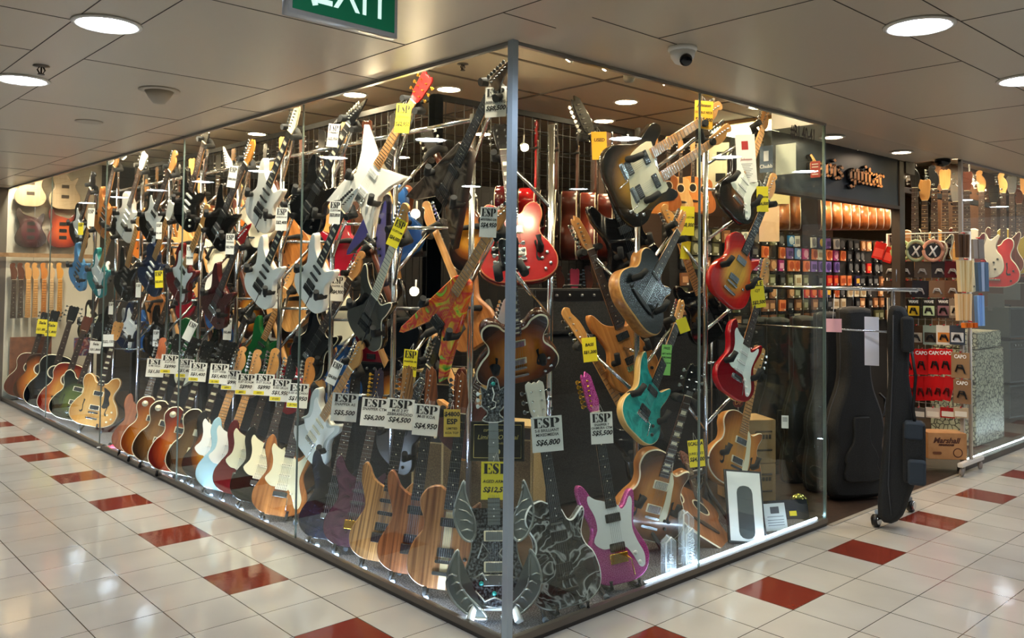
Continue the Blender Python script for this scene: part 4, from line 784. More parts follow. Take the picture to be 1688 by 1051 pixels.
# columns further away: pose copied along the wall
base = {k: REG[k] for k in ('g1', 'g2', 'g3')}
CB = [('white', WG), ('black', BG), ('dark red', mat('6a0c14', .2, coat=.5)), ('navy blue', mat('14284a', .2, coat=.5)), ('silver-grey', mat('9aa0a4', .25, .5)), ('amber sunburst', SB), ('teal', mat('2a8a8a', .2, coat=.5)), ('dark green', GREEN), ('cherry sunburst', CHB), ('sky blue', mat('5a9ad0', .2, coat=.5)), ('brown', NATBR), ('cream', mat('e6dcb8', .25, coat=.4))]
pick = [[1, 2, 7], [1, 3, 1], [0, 1, 3], [10, 6, 1], [1, 9, 1]]; kinds = ['super', 'strat', 'lp', 'super', 'strat']
for c in range(5, 10):
    dy = COLY[c]-COLY[3]
    for r_, k in enumerate(('g1', 'g2', 'g3')):
        P0, P1, n, a, s, M = base[k]; q = Vector((.02*((c+r_) % 3-1), dy+.05*((c*3+r_) % 3-1), .04*((c+2*r_) % 3-1)))
        a2 = (a+Vector((0, .12*((c+r_) % 3-1), 0))).normalized(); nn = (n-a2*n.dot(a2)).normalized(); x = (-nn).cross(a2); key = 'x%d%d' % (c, r_)
        Pq = P0+q; M2 = Matrix(((x.x*s, -nn.x*s, a2.x*s, Pq.x), (x.y*s, -nn.y*s, a2.y*s, Pq.y), (x.z*s, -nn.z*s, a2.z*s, Pq.z), (0, 0, 0, 1))); REG[key] = (Pq, Pq+a2*(P1-P0).length, nn, a2, s, M2)
        nm, bm_ = CB[pick[c-5][r_]]; hd = ['superhead', 'fender', 'gibson', 'pointed', 'fender'][(c+r_) % 5]; kd = kinds[(c+r_) % 5]
        guitar('%s guitar on the %s hook of the %s column from the corner' % (nm, ['top', 'middle', 'lowest'][r_], ordn(c)), M2, kind=kd, body=bm_, head=hd, headmat=[MAPLE, ESPH, MAPLE, WHEAD][(c+r_) % 4], neck=MAPLE, board=[ROSE, MAPLE][(c*2+r_) % 2], pups=['HH', 'SSS', 'HSS'][(c+r_) % 3], pg='strat' if kd == 'strat' else None, pgm=[WHITE, BLKP, CREAMPK][(c+r_) % 3], pupm=[BLACK, WHITE][(c+r_) % 2], knobs=2, lod=1)
# guitars on the far side of the columns, leaning the other way; mostly their necks' backs show
BK = 0
def mirror_pose(P0, a, n, s):
    n = (n-a*n.dot(a)).normalized(); y = -n; x = y.cross(a)
    return Matrix(((x.x*s, y.x*s, a.x*s, P0.x), (x.y*s, y.y*s, a.y*s, P0.y), (x.z*s, y.z*s, a.z*s, P0.z), (0, 0, 0, 1)))
bcol = [('natural', MAPLE), ('black', BG), ('ruby red', mat('8a1024', .15, coat=.6)), ('sunburst', SB), ('cream', CREAM), ('brown', NATBR), ('blue', mat('24508a', .2, coat=.5))]
for c in range(1, 9):
    for r_, z in enumerate((1.95, 1.42, .88)):
        P0 = Vector((.86, COLY[c]-.40, z-.38+.05*((c+r_) % 3))); a = Vector((-.05, .52, .85)).normalized()*1.0; n = Vector((.9, .25, 0)); key = 'b%d%d' % (c, r_)
        s = 1.055; M = mirror_pose(P0, a, n, s); REG[key] = (P0, P0+a*1.01, (n-a*n.dot(a)).normalized(), a, s, M)
        nm, bm_ = bcol[(c*3+r_*2) % 7]; kd = ['super', 'lp', 'strat'][(c+r_) % 3]
        guitar('%s guitar facing away, %s hook behind the %s column from the corner' % (nm, ['top', 'middle', 'low'][r_], ordn(c)), M, kind=kd, body=bm_, head=['fender', 'gibson', 'superhead'][(c+2*r_) % 3], headmat=[MAPLE, ESPH][(c+r_) % 2], neck=[MAPLE, MAHOG, MAPLE][(c+r_*2) % 3], pups='HH', lod=1, knobs=0)
lab = ['beside the corner post', 'second from the corner post', 'third from the corner post', 'fourth from the corner post', 'fifth from the corner post']+['%s from the corner post' % ordn(k) for k in range(5, 10)]
front = [['d1', 'd2', 'd3'], ['e1', 'e2', 'e3'], ['f1', 'f2', 'f3', 'f4'], ['g1', 'g2', 'g3'], ['h1', 'h2', 'h3']]+[['x%d%d' % (c, r_) for r_ in range(3)] for c in range(5, 10)]
for c in range(10):
    ks = list(front[c])+(['b%d%d' % (c, r_) for r_ in range(3)] if 0 < c < 9 else [])
    column(COLX, COLY[c], 'chrome display column with padded hooks, '+lab[c], ks, rail_to=(COLX, COLY[c-1], 2.39) if c else None)
# white V headstock guitar leaning left on the fifth column, and the hanging purple one
hg('h4', (440, 395), (364, 246), 'cream guitar with slanted white headstock leaning left behind the fourth column', pl=('x', .62), kind='super', body=mat('d8d0b8', .3), headmat=WHEAD, head='pointed', neck=MAPLE, board=MAPLE, pups='HH', pegm=BLACK)
hg('pv', (606, 424), (660, 190), 'blue-violet V-shaped guitar behind the white star guitar', pl=('x', .58), kind='v', body=mat('4a4a9a', .2, coat=.5), side=mat('141428', .3), headmat=ESPH, head='pointed', neck=MAHOG, board=EBONY, pups='HH', bridge='tom', knobs=2)
# cards of the rack
CR = [('d1', 817, 168, 38, 50, [('ARROW FRG', .0, .13, .1), ('S$8,500', -.2, .2, .25)], 'white price card reading S$8,500 on the driftwood-patterned guitar', PAPER, 0),
 ('d2', 805, 366, 30, 50, [('MYSTERIO DR', .08, .1, .1), ('S$4,950', -.1, .2, .25)], 'white price card reading S$4,950 on the red, yellow and green swirled guitar', PAPER, 3),
 ('e1', 664, 195, 26, 48, [('ORIGINAL', .05, .09, .1), ('S$2,950', -.2, .2, .2)], 'yellow price card reading S$2,950 on the white star-shaped guitar', YPAPER, 5),
 ('e2', 654, 384, 22, 48, [('CUSTOM', .05, .09, .1), ('S$4,000', -.2, .2, .2)], 'yellow price card reading S$4,000 on the black guitar with lettered edge', YPAPER, 24),
 ('e3', 676, 598, 24, 44, [('SNAPPER FR', .05, .09, .1), ('S$4,500', -.2, .2, .2)], 'yellow price card at the lowest hook of the second column', YPAPER, 4),
 ('f1', 549, 223, 19, 38, [('HORIZON FR', .12, .11, .1), ('S$5,950', -.15, .22, .1)], 'white price card reading S$5,950 high on the third column', PAPER, 6),
 ('f2', 552, 350, 20, 38, [('CUSTOM', .08, .11, .1), ('S$3,850', -.12, .22, .1)], 'white price card reading S$3,850 on the third column', PAPER, 3),
 ('f3', 556, 475, 22, 42, [('SNAPPER AL', .08, .11, .1), ('S$4,900', -.15, .22, .1)], 'white price card reading S$4,900 on the black guitar with cream edge', PAPER, 2),
 ('f4', 551, 614, 18, 40, [('S$4,500', -.2, .24, .1)], 'tilted white price card on the silvery white guitar', PAPER, 24),
 ('g2', 464, 361, 20, 38, [('HORIZON NT', .08, .11, .1), ('S$2,400', -.15, .22, .1)], 'white price card reading S$2,400 on the white guitar with black bridge', PAPER, 2),
 ('g3', 454, 490, 18, 36, [('SNAPPER AS', .08, .11, .1), ('S$4,950', -.15, .22, .1)], 'white price card reading S$4,950 on the dark green guitar', PAPER, 3),
 ('h1', 383, 291, 15, 36, [('S$4,500', -.12, .22, .1)], 'white price card reading S$4,500 on the fifth column', PAPER, 9),
 ('h2', 379, 402, 15, 34, [('ORIGINAL', .08, .11, .1), ('S$2,950', -.15, .22, .1)], 'white price card reading S$2,950 on the dark red guitar with red headstock', PAPER, 2),
 ('h3', 375, 542, 14, 36, [('S$2,400', -.15, .22, .1)], 'white price card reading S$2,400 low on the fifth column', PAPER, 3),
 ('x50', 313, 420, 12, 33, [('S$2,500', -.15, .22, .1)], 'white price card reading S$2,500 on the sixth column', PAPER, 1),
 ('x51', 313, 545, 15, 34, [], 'tilted white price card low on the sixth column', PAPER, 26),
 ('x60', 262, 380, 10, 28, [('S$1,500', -.15, .22, .1)], 'small yellow-footed price card high on the seventh column', PAPER, 1),
 ('x61', 262, 460, 14, 28, [('S$2,850', -.15, .22, .1)], 'yellow price card reading S$2,850 on the seventh column', YPAPER, -3),
 ('x62', 257, 557, 10, 27, [('S$1,850', -.15, .22, .1)], 'small white price card low on the seventh column', PAPER, 2),
 ('x70', 228, 478, 9, 24, [], 'small white price card on the eighth column', PAPER, 1), ('x80', 150, 358, 12, 30, [], 'cream price card high on the ninth column', PAPER, 2), ('x81', 133, 377, 9, 20, [], 'small yellow price card at the left end', YPAPER, 0), ('x82', 130, 440, 9, 20, [], 'yellow price card in the middle of the left end', YPAPER, 2), ('x82', 183, 508, 8, 20, [], 'small white card above the blonde hollow guitar', PAPER, 2)]
for k, px, py, w, h, L, lb, pp, rt in CR: card(px, py, w, h, k, L, lb, paper=pp, rot=rt)

# ================================================================== right window: columns and hooked guitars
OLIVE = burst('c89a2c', 'a8781c', '4a3412', '120c08', cz=.2, rx=.22, rz=.24)
hg('i1', (1012, 322), (1200, 196), 'two-necked amber and black sunburst guitar in the right window', pl=('y', .30), wall=WR, kind='double', body=OLIVE, side=mat('1a140c', .15), head='fender', headmat=MAPLE, neck=MAPLE, board=MAPLE, pg='double', pgm=CREAMPK, pups='HH', pupm=BLACK, bridge='trem', knobs=3, knobm=CHROME, extra=.0)
hg('i2', (1046, 520), (1133, 352), 'dark grey hollow guitar with brown rim below the two-necked guitar', pl=('y', .34), wall=WR, kind='cutaway', body=mat('14181a', .2), side=wood('8a5a2c', 'b07a40', 12), bind=mat('c89a5a', .4), head='superhead', headmat=wood('b87a40', 'c88a4c'), neck=MAPLE, board=EBONY, pups='', knobs=0, bridge='wood', bridgem=EBONY)
hg('i3', (1048, 716), (1130, 498), 'teal flamed guitar with brown back low in the right window', pl=('y', .34), wall=WR, kind='super', body=swirl(['1a6a6a', '2a9a94', '1c7c7a'], 12, 1), side=mat('c8a05a', .3), bind=mat('e0c890', .3), head='superhead', headmat=MAPLE, neck=MAPLE, board=EBONY, pups='HH')
hg('i5', (1208, 352), (1268, 182), 'black sunburst guitar holding a printed sheet under its strings', pl=('y', .34), wall=WR, kind='strat', body=burst('8a5a2c', '3a2010', '0a0606', '060404'), headmat=MAPLE, neck=MAPLE, board=MAPLE, pg='strat', pgm=mat('dfe4d8', .3), pupm=WHITE)
CHY = burst('e8b04a', 'e0863c', 'd02c1c', 'b81414', cz=.2)
hg('i6', (1194, 495), (1281, 289), 'cherry red and amber sunburst guitar in the right window', pl=('y', .34), wall=WR, kind='lp', body=CHY, side=mat('b81818', .15, coat=.5), headmat=MAPLE, neck=MAPLE, board=EBONY, pups='HH', pupm=STEEL, bridge='tom', knobs=2, knobm=CHROME)
hg('i7', (1206, 652), (1269, 428), 'red guitar with mint white pickguard low in the right window', pl=('y', .36), wall=WR, kind='strat', body=mat('7a0c18', .15, coat=.6), side=mat('c01828', .15, coat=.6), headmat=MAPLE, neck=MAPLE, board=ROSE, pg='strat', pgm=mat('e4ece6', .3), pupm=WHITE)
hg('k1', (1062, 470), (953, 156), 'black slim guitar leaning left behind the two-necked guitar', pl=('y', .62), wall=WR, kind='super', body=BG, headmat=BG, head='superhead', neck=BG, board=EBONY, pups='HH')
hg('k2', (1058, 640), (952, 354), 'natural wood guitar with tan headstock leaning left behind the dark hollow guitar', pl=('y', .62), wall=WR, kind='super', body=wood('a0622c', 'b87a3c'), headmat=wood('a87444', 'b8844c'), head='superhead', neck=BROWNNECK, board=ROSE, pups='HH')
hg('k3', (1090, 790), (934, 506), 'guitar with pale maple neck leaning left in front of the black amplifier stack', pl=('y', .60), wall=WR, kind='bass', body=BG, headmat=MAPLE, head='bass', neck=MAPLE, board=MAPLE, pups='HH', bridge='trem')
hg('k4', (1180, 560), (1098, 336), 'black guitar with maple headstock leaning left in the right window', pl=('y', .66), wall=WR, kind='strat', body=BG, headmat=MAPLE, neck=MAPLE, board=MAPLE, pups='HH')
# two hooked just right of the corner post
hg('m1', (860, 464), (824, 205), 'red hollow guitar just right of the corner post', pl=('y', .62), wall=(0, -1, 0), kind='semi', body=mat('8a1418', .15, coat=.6), side=mat('6a1014', .15), bind=mat('c87a50', .4), head='gibson', headmat=ESPH, neck=MAHOG, inlay='block', pups='CC', pupm=CHROME, bridge='tom', knobs=4, mixc=.8)
hg('m2', (856, 632), (838, 395), 'amber and brown sunburst hollow guitar just right of the corner post', pl=('y', .55), wall=(0, -1, 0), kind='semi', body=burst('d8862c', '8a4414', '2a120a', cz=.2, rx=.22, rz=.26), side=mat('3a1c10', .2), bind=CREAM, head='gibson', headmat=ESPH, neck=MAHOG, inlay='block', pups='CC', pupm=CHROME, bridge='tom', knobs=4, mixc=.8)
column(1.02, .78, 'chrome display column right of the corner post', ['m1', 'm2'], group='chrome display columns of the right window')
column(1.45, .5, 'chrome display column behind the two-necked guitar', ['i1', 'i2', 'i3', 'k1', 'k2', 'k3'], group='chrome display columns of the right window')
column(2.16, .52, 'chrome display column behind the red and the cherry guitars', ['i5', 'i6', 'i7', 'k4', 'orangearch', 'burstarch'], group='chrome display columns of the right window')
RC = [('i1', 1160, 189, 32, 46, [('Johnson', .34, .14, .3), ('DOUBLE NECK', .08, .12, 0), ('S$15,000', -.18, .18, .2)], 'orange price card reading S$15,000 beside the two-necked guitar', OPAPER, 2),
 ('i6', 1257, 328, 20, 42, [('J-TN CUSTOM', .08, .12, 0), ('S$6,500', -.18, .2, .2)], 'yellow price card reading S$6,500 on the cherry and amber guitar', YPAPER, -1),
 ('k4', 1133, 364, 24, 48, [('A-1 CUSTOM', .12, .12, 0), ('S$8,000', -.14, .22, .2)], 'yellow price card reading S$8,000 between the two-necked and the cherry guitars', YPAPER, 1),
 ('i7', 1249, 485, 24, 44, [('SALE', .38, .2, 0), ('CJT', .14, .12, .2), ('S$2,500', -.3, .18, .2)], 'yellow card reading SALE above the red guitar', YPAPER, -8),
 ('i3', 1098, 593, 18, 50, [('FREE', .38, .1, 0), ('GIFT WITH', .2, .08, 0), ('PURCHASE', .08, .08, 0), ('EVERY GUITAR', -.1, .08, 0)], 'green card hanging on the teal guitar', GPAPER, 4),
 ('burstarch', 1148, 747, 26, 44, [('ECALIBA', .36, .18, 0), ('JUKE JAZZ', .0, .11, 0), ('S$4,000', -.22, .2, .2)], 'yellow price card reading S$4,000 between the two hollow guitars', YPAPER, -6),
 ('k3', 972, 576, 24, 40, [('BASS', .2, .15, .2), ('S$1,200', -.1, .15, .2)], 'yellow card behind the pale maple neck', YPAPER, -6),
 ('k1', 988, 240, 26, 46, [('USED', .2, .15, .2)], 'orange card behind the black slim headstock', OPAPER, -3),
 ('k2', 1126, 536, 18, 24, [], 'small yellow card above the green card', YPAPER, -20),
 ('k4', 1130, 412, 16, 30, [], 'plain yellow card below the S$8,000 card', YPAPER, 6)]
for k, px, py, w, h, L, lb, pp, rt in RC: card(px, py, w, h, k, L, lb, paper=pp, rot=rt, esp=False)
# printed sheet on the black sunburst guitar
P0, P1, n, a, s, M = REG['i5']; dd = depth(P0.lerp(P1, .45))-.06; d = ray(1230, 261); P = CAM+d*(dd/d.dot(fw)); k = dd/FOC
t = thing('printed_sheet', 'white printed sheet with a red picture held by the black sunburst guitar', 'sheet', frame(P, (CAM-P).normalized()*.6+n*.4, Matrix.Rotation(math.radians(-4), 3, 'Y') @ Vector((0, 0, 1)))); w, h = 33*k, 80*k
obj('paper', box(-w/2, w/2, 0, .001, -h/2, h/2), PAPER, t); obj('picture', box(-w*.2, w*.14, -.0006, 0, h*.18, h*.36), mat('b02424', .6), t)
o = obj('red_stamp', text('Johnson', h*.075, .2), REDINK, t); o.location = (0, -.001, -h*.02)
for i in range(9): o = obj('text_line', box(-w*.36, w*.3-(i % 3)*.01, -.0005, 0, -h*.12-i*h*.035, -h*.12-i*h*.035+h*.012), mat('8a8a8a', .7), t)

# ================================================================== grid racks with hanging guitars
def grid(name_lab, p0, p1, z0, z1, post=(0, 1)):
    p0, p1 = Vector((*p0, 0)), Vector((*p1, 0)); L_ = (p1-p0).length; u = (p1-p0)/L_; yv = Vector((-u.y, u.x, 0))
    M = Matrix(((u.x, yv.x, 0, p0.x), (u.y, yv.y, 0, p0.y), (0, 0, 1, 0), (0, 0, 0, 1))); t = thing('grid_rack', name_lab, 'grid rack', M)
    bm = bmesh.new(); k = 0
    while k*.085 < L_: B(bm, k*.085-.002, k*.085+.002, -.002, .002, z0, z1); k += 1
    z = z0
    while z < z1: B(bm, 0, L_, -.006, -.002, z-.002, z+.002); z += .17
    obj('wire_mesh', bm, mat('0a0a0b', .6), t)
    for q in post: x = q*L_; obj('post', box(x-.035, x+.035, -.035, .035, 0, z1+.01), mat('101113', .6), t)
    obj('top_beam', box(0, L_, -.02, .02, z1-.02, z1+.02), mat('0c0c0e', .7), t); obj('middle_beam', box(0, L_, -.02, .02, 1.68, 1.72), mat('0c0c0e', .7), t); return t
grid('long black wire grid rack behind the left columns', (1.18, 2.08), (1.18, 8.0), .3, 2.80)
grid('black wire grid rack behind the hanging red acoustics', (1.18, 2.08), (3.25, 2.08), .3, 2.80)
WB = [('amber', wood('b06a24', 'd08a3c', 12)), ('red-brown', wood('5a1c10', '7a2c18', 12)), ('natural', wood('c88a44', 'e0a45c', 12)), ('cherry red', mat('8a141c', .15, coat=.6)), ('dark brown', wood('3a2012', '56321c', 12)), ('honey sunburst', ORA), ('orange', wood('c0641c', 'd87c2c', 12)), ('black', BG)]
def hang(P0, n, s, kd, bm_, lab, group=None, lod=0, **kw):
    n = Vector(n).normalized(); M = frame(P0, n, s=s); g_ = guitar(lab, M, kind=kd, body=bm_, lod=lod, group=group, bridge=kw.pop('bridge', 'tom'), name='acoustic_guitar' if kd == 'acoustic' else 'electric_guitar', **kw)
    obj('hanger', cm('hanger', lambda: tubes([[(-.03, -.01, .755), (-.03, .02, .75), (0, .03, .75), (0, .15, .75), (0, .03, .75), (.03, .02, .75), (.03, -.01, .755)]], .008, 6)), FOAM, g_); return g_
for i in range(17):
    nm, m_ = WB[(i*3+1) % 8]; kd = ['acoustic', 'semi', 'acoustic', 'cutaway'][i % 4]
    hang(Vector((1.0, 2.36+.325*i, 1.70+.03*(i % 3))), (-1, -.35 if i % 2 else .1, 0), 1.02, kd, m_, '%s guitar, %s from the corner on the upper row of the long grid rack' % (nm, ordn(i)), 'upper row of the long grid rack', side=wood('6a3418', '8a4a24', 8), bind=CREAM, head='gibson' if i % 3 else 'classic', headmat=[ESPH, MAHOG, MAPLE][i % 3], neck=[MAHOG, BROWNNECK][i % 2], pups='' if kd != 'semi' else 'CC')
for i in range(19):
    nm, m_ = [('natural', MAPLE), ('black', BG), ('silver-grey', mat('9aa0a4', .25, .5)), ('ruby red', mat('8a1024', .15, coat=.6)), ('sunburst', SB), ('blue', mat('24508a', .2, coat=.5)), ('white', WG)][(i*2+1) % 7]
    hang(Vector((1.02, 2.3+.3*i, .66)), (-1, -.3, 0), 1.03, ['strat', 'super', 'lp'][i % 3], m_, '%s guitar, %s from the corner on the lower row of the long grid rack' % (nm, ordn(i)), 'lower row of the long grid rack', head=['fender', 'superhead', 'gibson'][i % 3], headmat=[MAPLE, ESPH][i % 2], neck=MAPLE, pups='HH')
RW = [(846, 'dark red', mat('5a1018', .15, coat=.6)), (884, 'bright red', mat('c0141c', .12, coat=.7)), (918, 'black', BG), (952, 'mahogany', wood('3a120a', '5a2010', 8)), (982, 'red-brown', wood('5a1c10', '7a2814', 8)), (1010, 'dark mahogany', wood('4a180e', '641f12', 8)), (1036, 'brown', wood('4a2414', '6a3820', 8))]
for i, (px, nm, m_) in enumerate(RW):
    P = at(px, 428, 'y', 1.86); hang(Vector((P.x, P.y, P.z)), (.62, -.76, 0), 1.10, 'acoustic', m_, '%s acoustic guitar hanging side-on, %s from the left over the amplifiers' % (nm, ordn(i)), 'acoustic guitars hanging over the amplifiers', lod=1, side=m_, bind=CREAM, head='gibson', headmat=ESPH if i != 1 else m_, neck=MAHOG if i != 1 else m_, pups='')
for i, (px, nm, m_) in enumerate([(902, 'black'), (930, 'black'), (958, 'pink'), (985, 'black'), (1008, 'red'), (1032, 'silver')] and [(902, 'black', BG), (925, 'brown', NATBR), (948, 'pink', mat('d8486a', .3)), (972, 'black', BG), (996, 'dark red', DRED), (1020, 'silver-grey', STEEL), (1044, 'amber', AMB)]):
    P = at(px, 432, 'y', 1.98); hang(Vector((P.x, P.y, P.z-.99)), (-.3, -1, 0), 1.0, ['strat', 'super'][i % 2], m_, '%s guitar on the lower row behind the black amplifiers, %s from the left' % (nm, ordn(i)), 'lower row behind the black amplifiers', head='fender' if i % 2 else 'gibson', headmat=m_ if nm in ('pink',) else [ESPH, MAHOG][i % 2], neck=m_ if nm == 'pink' else MAHOG, pups='HH')

# ------------------------------------------------------------------ amplifiers
GRILL = speckle('0c0c0d', '2a2a2c', 220, .8, key='speaker_grille'); TOLEX = speckle('0e0e10', '1c1c20', 140, .6, bump=.3, key='black_vinyl'); TAN = speckle('b8a274', 'cbb688', 140, .6, key='tan_vinyl'); TANG = speckle('5a4a34', '7a6848', 200, .8, key='brown_grille')
def amp(P, n, w, h, d, label, skin=TOLEX, grille=GRILL, panel=True, knobs=6, group='amplifiers', name='guitar_amplifier', word=None):
    t = thing(name, label, 'amplifier', frame(P, n), group); obj('cabinet', box(-w/2, w/2, 0, d, 0, h, .008), skin, t); ph = min(.07, h*.28) if panel else 0
    obj('grille', box(-w/2+.02, w/2-.02, -.003, .004, .02, h-.02-ph), grille, t)
    if panel:
        pn = obj('control_panel', box(-w/2+.02, w/2-.02, -.003, .004, h-.01-ph, h-.012), mat('1a1a1c', .3, .3) if skin is not TAN else mat('2a241c', .4), t)
        for k in range(knobs): obj('knob', cm('ampknob', lambda: lathe([(.011, 0), (.009, -.012), (.0001, -.012)], 10, 'y')), CREAM if skin is TAN else STEEL, pn).location = (-w*.3+w*.6*k/max(knobs-1, 1), -.003, h-.01-ph/2)
    if word: o = obj('badge', text(word, min(.05, w*.12), .2, .004), mat('d8d8d0', .4), t); o.location = (-w*.25, -.005, h-.05-ph)
    obj('handle', tubes([[(-.09, d/2, h), (-.08, d/2, h+.02), (.08, d/2, h+.02), (.09, d/2, h)]], .008, 6), BLACK, t); return t
a0 = at(884, 553, 'y', 1.34); a1 = at(1042, 560, 'y', 1.34); zt = at(884, 476, 'y', 1.34).z; w = a1.x-a0.x
amp(Vector(((a0.x+a1.x)/2, 1.34, a0.z)), (-.05, -1, 0), w, zt-a0.z, .3, 'long black amplifier head on top of the amplifier stack', word='')
amp(Vector(((a0.x+a1.x)/2+.02, 1.36, .02)), (-.05, -1, 0), w+.04, a0.z-.04, .36, 'big black speaker cabinet at the bottom of the amplifier stack', panel=False)
zt2 = at(1100, 505, 'y', 1.4).z
amp(Vector((a1.x+.45, 1.2, .02)), (0, -1, 0), .74, .66, .34, 'black speaker cabinet right of the amplifier stack, behind the teal guitar', panel=False)
amp(Vector((a1.x+.45, 1.22, .70)), (0, -1, 0), .70, .5, .3, 'black combo amplifier standing on the cabinet behind the teal guitar')
amp(Vector((a1.x+1.25, 1.2, .02)), (0, -1, 0), .74, .66, .34, 'black speaker cabinet behind the red guitar', panel=False)
amp(Vector((a1.x+1.25, 1.22, .70)), (0, -1, 0), .70, .45, .3, 'black combo amplifier standing on the cabinet behind the red guitar')
for i, (px, py, w, h, sk, gr, lb) in enumerate([(802, 690, .62, .62, TAN, TANG, 'large tan combo amplifier behind the winged guitar'), (737, 612, .5, .30, TAN, GRILL, 'tan combo amplifier with black grille below the red and yellow guitar'), (742, 690, .56, .52, TAN, TANG, 'tan combo amplifier standing on the floor left of the large one'), (637, 612, .52, .54, TOLEX, GRILL, 'black combo amplifier left of the tan ones'), (575, 612, .52, .5, TOLEX, GRILL, 'black combo amplifier, second left of the tan ones')]):
    P = at(px, py, 'x', 1.06); z = .02 if i in (0, 2, 3, 4) else .62
    amp(Vector((1.06, P.y, z)), (-.9, -.45, 0), w, h if i != 3 else .9, .26, lb, sk, gr)
for i in range(6): amp(Vector((1.3, 3.45+.78*i, .02)), (-1, 0, 0), .66, .56, .26, 'black amplifier on the floor behind the display columns, %s from the tan ones' % ordn(i+2))
DRAIN = mat('26282c', .5)

# ================================================================== entrance: header with the shop name
HB = mat('1b2228', .45, key='dark_sign_board'); st('wall_entrance_header', box(2.72, 4.72, .38, .44, 2.165, H+.004), HB)
st('trim_header_edge', box(2.72, 4.72, .37, .45, 2.14, 2.168), mat('3a2a22', .6)); st('wall_entrance_column', box(4.72, 4.82, .37, .44, 0, H), mat('3a2e22', .4)); st('wall_entrance_soffit', box(4.82, 5.0, .36, .42, 2.45, H), mat('2a221a', .5))
def nibquad(bm, a, b, w=.21, ang=38, t=.10, d=.10):
    c, s = math.cos(math.radians(ang)), math.sin(math.radians(ang)); v = [(w/2*c, w/2*s), (t/2*s, -t/2*c)]
    nib = [(v[0][0]*p+v[1][0]*q, v[0][1]*p+v[1][1]*q) for p, q in ((1, 1), (1, -1), (-1, -1), (-1, 1))]
    pts = [(a[0]+x, a[1]+y) for x, y in nib]+[(b[0]+x, b[1]+y) for x, y in nib]; pts = sorted(set(pts))
    def half(P):
        o = []
        for p in P:
            while len(o) > 1 and (o[-1][0]-o[-2][0])*(p[1]-o[-2][1])-(o[-1][1]-o[-2][1])*(p[0]-o[-2][0]) <= 0: o.pop()
            o.append(p)
        return o
    hl = half(pts)[:-1]+half(pts[::-1])[:-1]; prism(hl, -d, 0, 0, bm, (0, 0, 1))
# blackletter strokes on a 1-unit x-height
BL = {'d': [[(.12, .15), (.12, .8)], [(.12, .8), (.3, .98)], [(.12, .15), (.3, 0)], [(.3, 0), (.5, .15)], [(.5, .15), (.5, .9)], [(.5, .9), (.1, 1.4)]],
 'a': [[(.1, .12), (.1, .45)], [(.1, .12), (.25, .02)], [(.1, .45), (.5, .62)], [(.5, .1), (.5, .85)], [(.5, .85), (.35, 1.0)], [(.35, 1.0), (.12, .85)], [(.25, .02), (.5, .2)], [(.5, .1), (.62, .0)]],
 'v': [[(.0, .9), (.12, 1.0)], [(.12, 1.0), (.12, .2)], [(.12, .2), (.32, 0)], [(.32, 0), (.55, .25)], [(.55, .25), (.55, .8)], [(.55, .8), (.42, 1.0)]],
 'i': [[(.02, .88), (.14, 1.0)], [(.14, .95), (.14, .12)], [(.14, .12), (.28, .0)], [(.1, 1.42), (.18, 1.34)]],
 's': [[(.52, .88), (.35, 1.0)], [(.35, 1.0), (.12, .85)], [(.12, .85), (.14, .6)], [(.14, .6), (.48, .42)], [(.48, .42), (.48, .16)], [(.48, .16), (.28, .0)], [(.28, 0), (.05, .14)]],
 'g': [[(.1, .2), (.1, .82)], [(.1, .82), (.28, 1.0)], [(.28, 1.0), (.5, .86)], [(.5, .9), (.5, -.25)], [(.5, -.25), (.28, -.5)], [(.28, -.5), (.06, -.34)], [(.1, .2), (.26, .04)], [(.26, .04), (.5, .2)], [(.5, .9), (.66, 1.0)]],
 'u': [[(.0, .9), (.12, 1.0)], [(.12, .95), (.12, .15)], [(.12, .15), (.26, .0)], [(.26, .0), (.5, .2)], [(.5, 1.0), (.5, .12)], [(.5, .12), (.64, 0)], [(.42, .92), (.5, 1.0)]],
 't': [[(.16, 1.3), (.16, .12)], [(.16, .12), (.34, 0)], [(.02, .92), (.4, .92)]],
 'r': [[(.0, .9), (.12, 1.0)], [(.14, .98), (.14, .1)], [(.06, .06), (.3, .0)], [(.14, .78), (.38, 1.0)], [(.38, 1.0), (.52, .84)]]}
ADV = {'d': .68, 'a': .70, 'v': .72, 'i': .36, 's': .66, 'g': .72, 'u': .74, 't': .46, 'r': .60, ' ': .55}
gl_ = at(1399, 300, 'y', .36); gr_ = at(1456, 300, 'y', .36); zbase = at(1425, 303, 'y', .36).z; zx = at(1425, 281, 'y', .36).z
sc = (gr_.x-gl_.x)/sum(ADV[c] for c in 'guitar'); hx = zx-zbase; OR = mat('c98a4e', .45, key='orange_letter'); ORS = mat('0c0c0e', .4)
sign = thing('shop_sign', 'shop name in raised orange blackletter on the dark board over the entrance', 'sign', loc=(0, 0, 0)); x = gl_.x-sc*(sum(ADV[c] for c in 'davis '))
for ch in 'davis guitar':
    if ch != ' ':
        bm = bmesh.new()
        for a, b in BL[ch]: nibquad(bm, a, b)
        me = to_mesh(bm, 'letter'); me.transform(Matrix.Diagonal((sc*1.0, .3, hx*.92, 1))); o = obj('letter', me, [OR, ORS], sign); o.location = (x, .378, zbase)
    x += sc*ADV[ch]
for P in BL.values(): pass

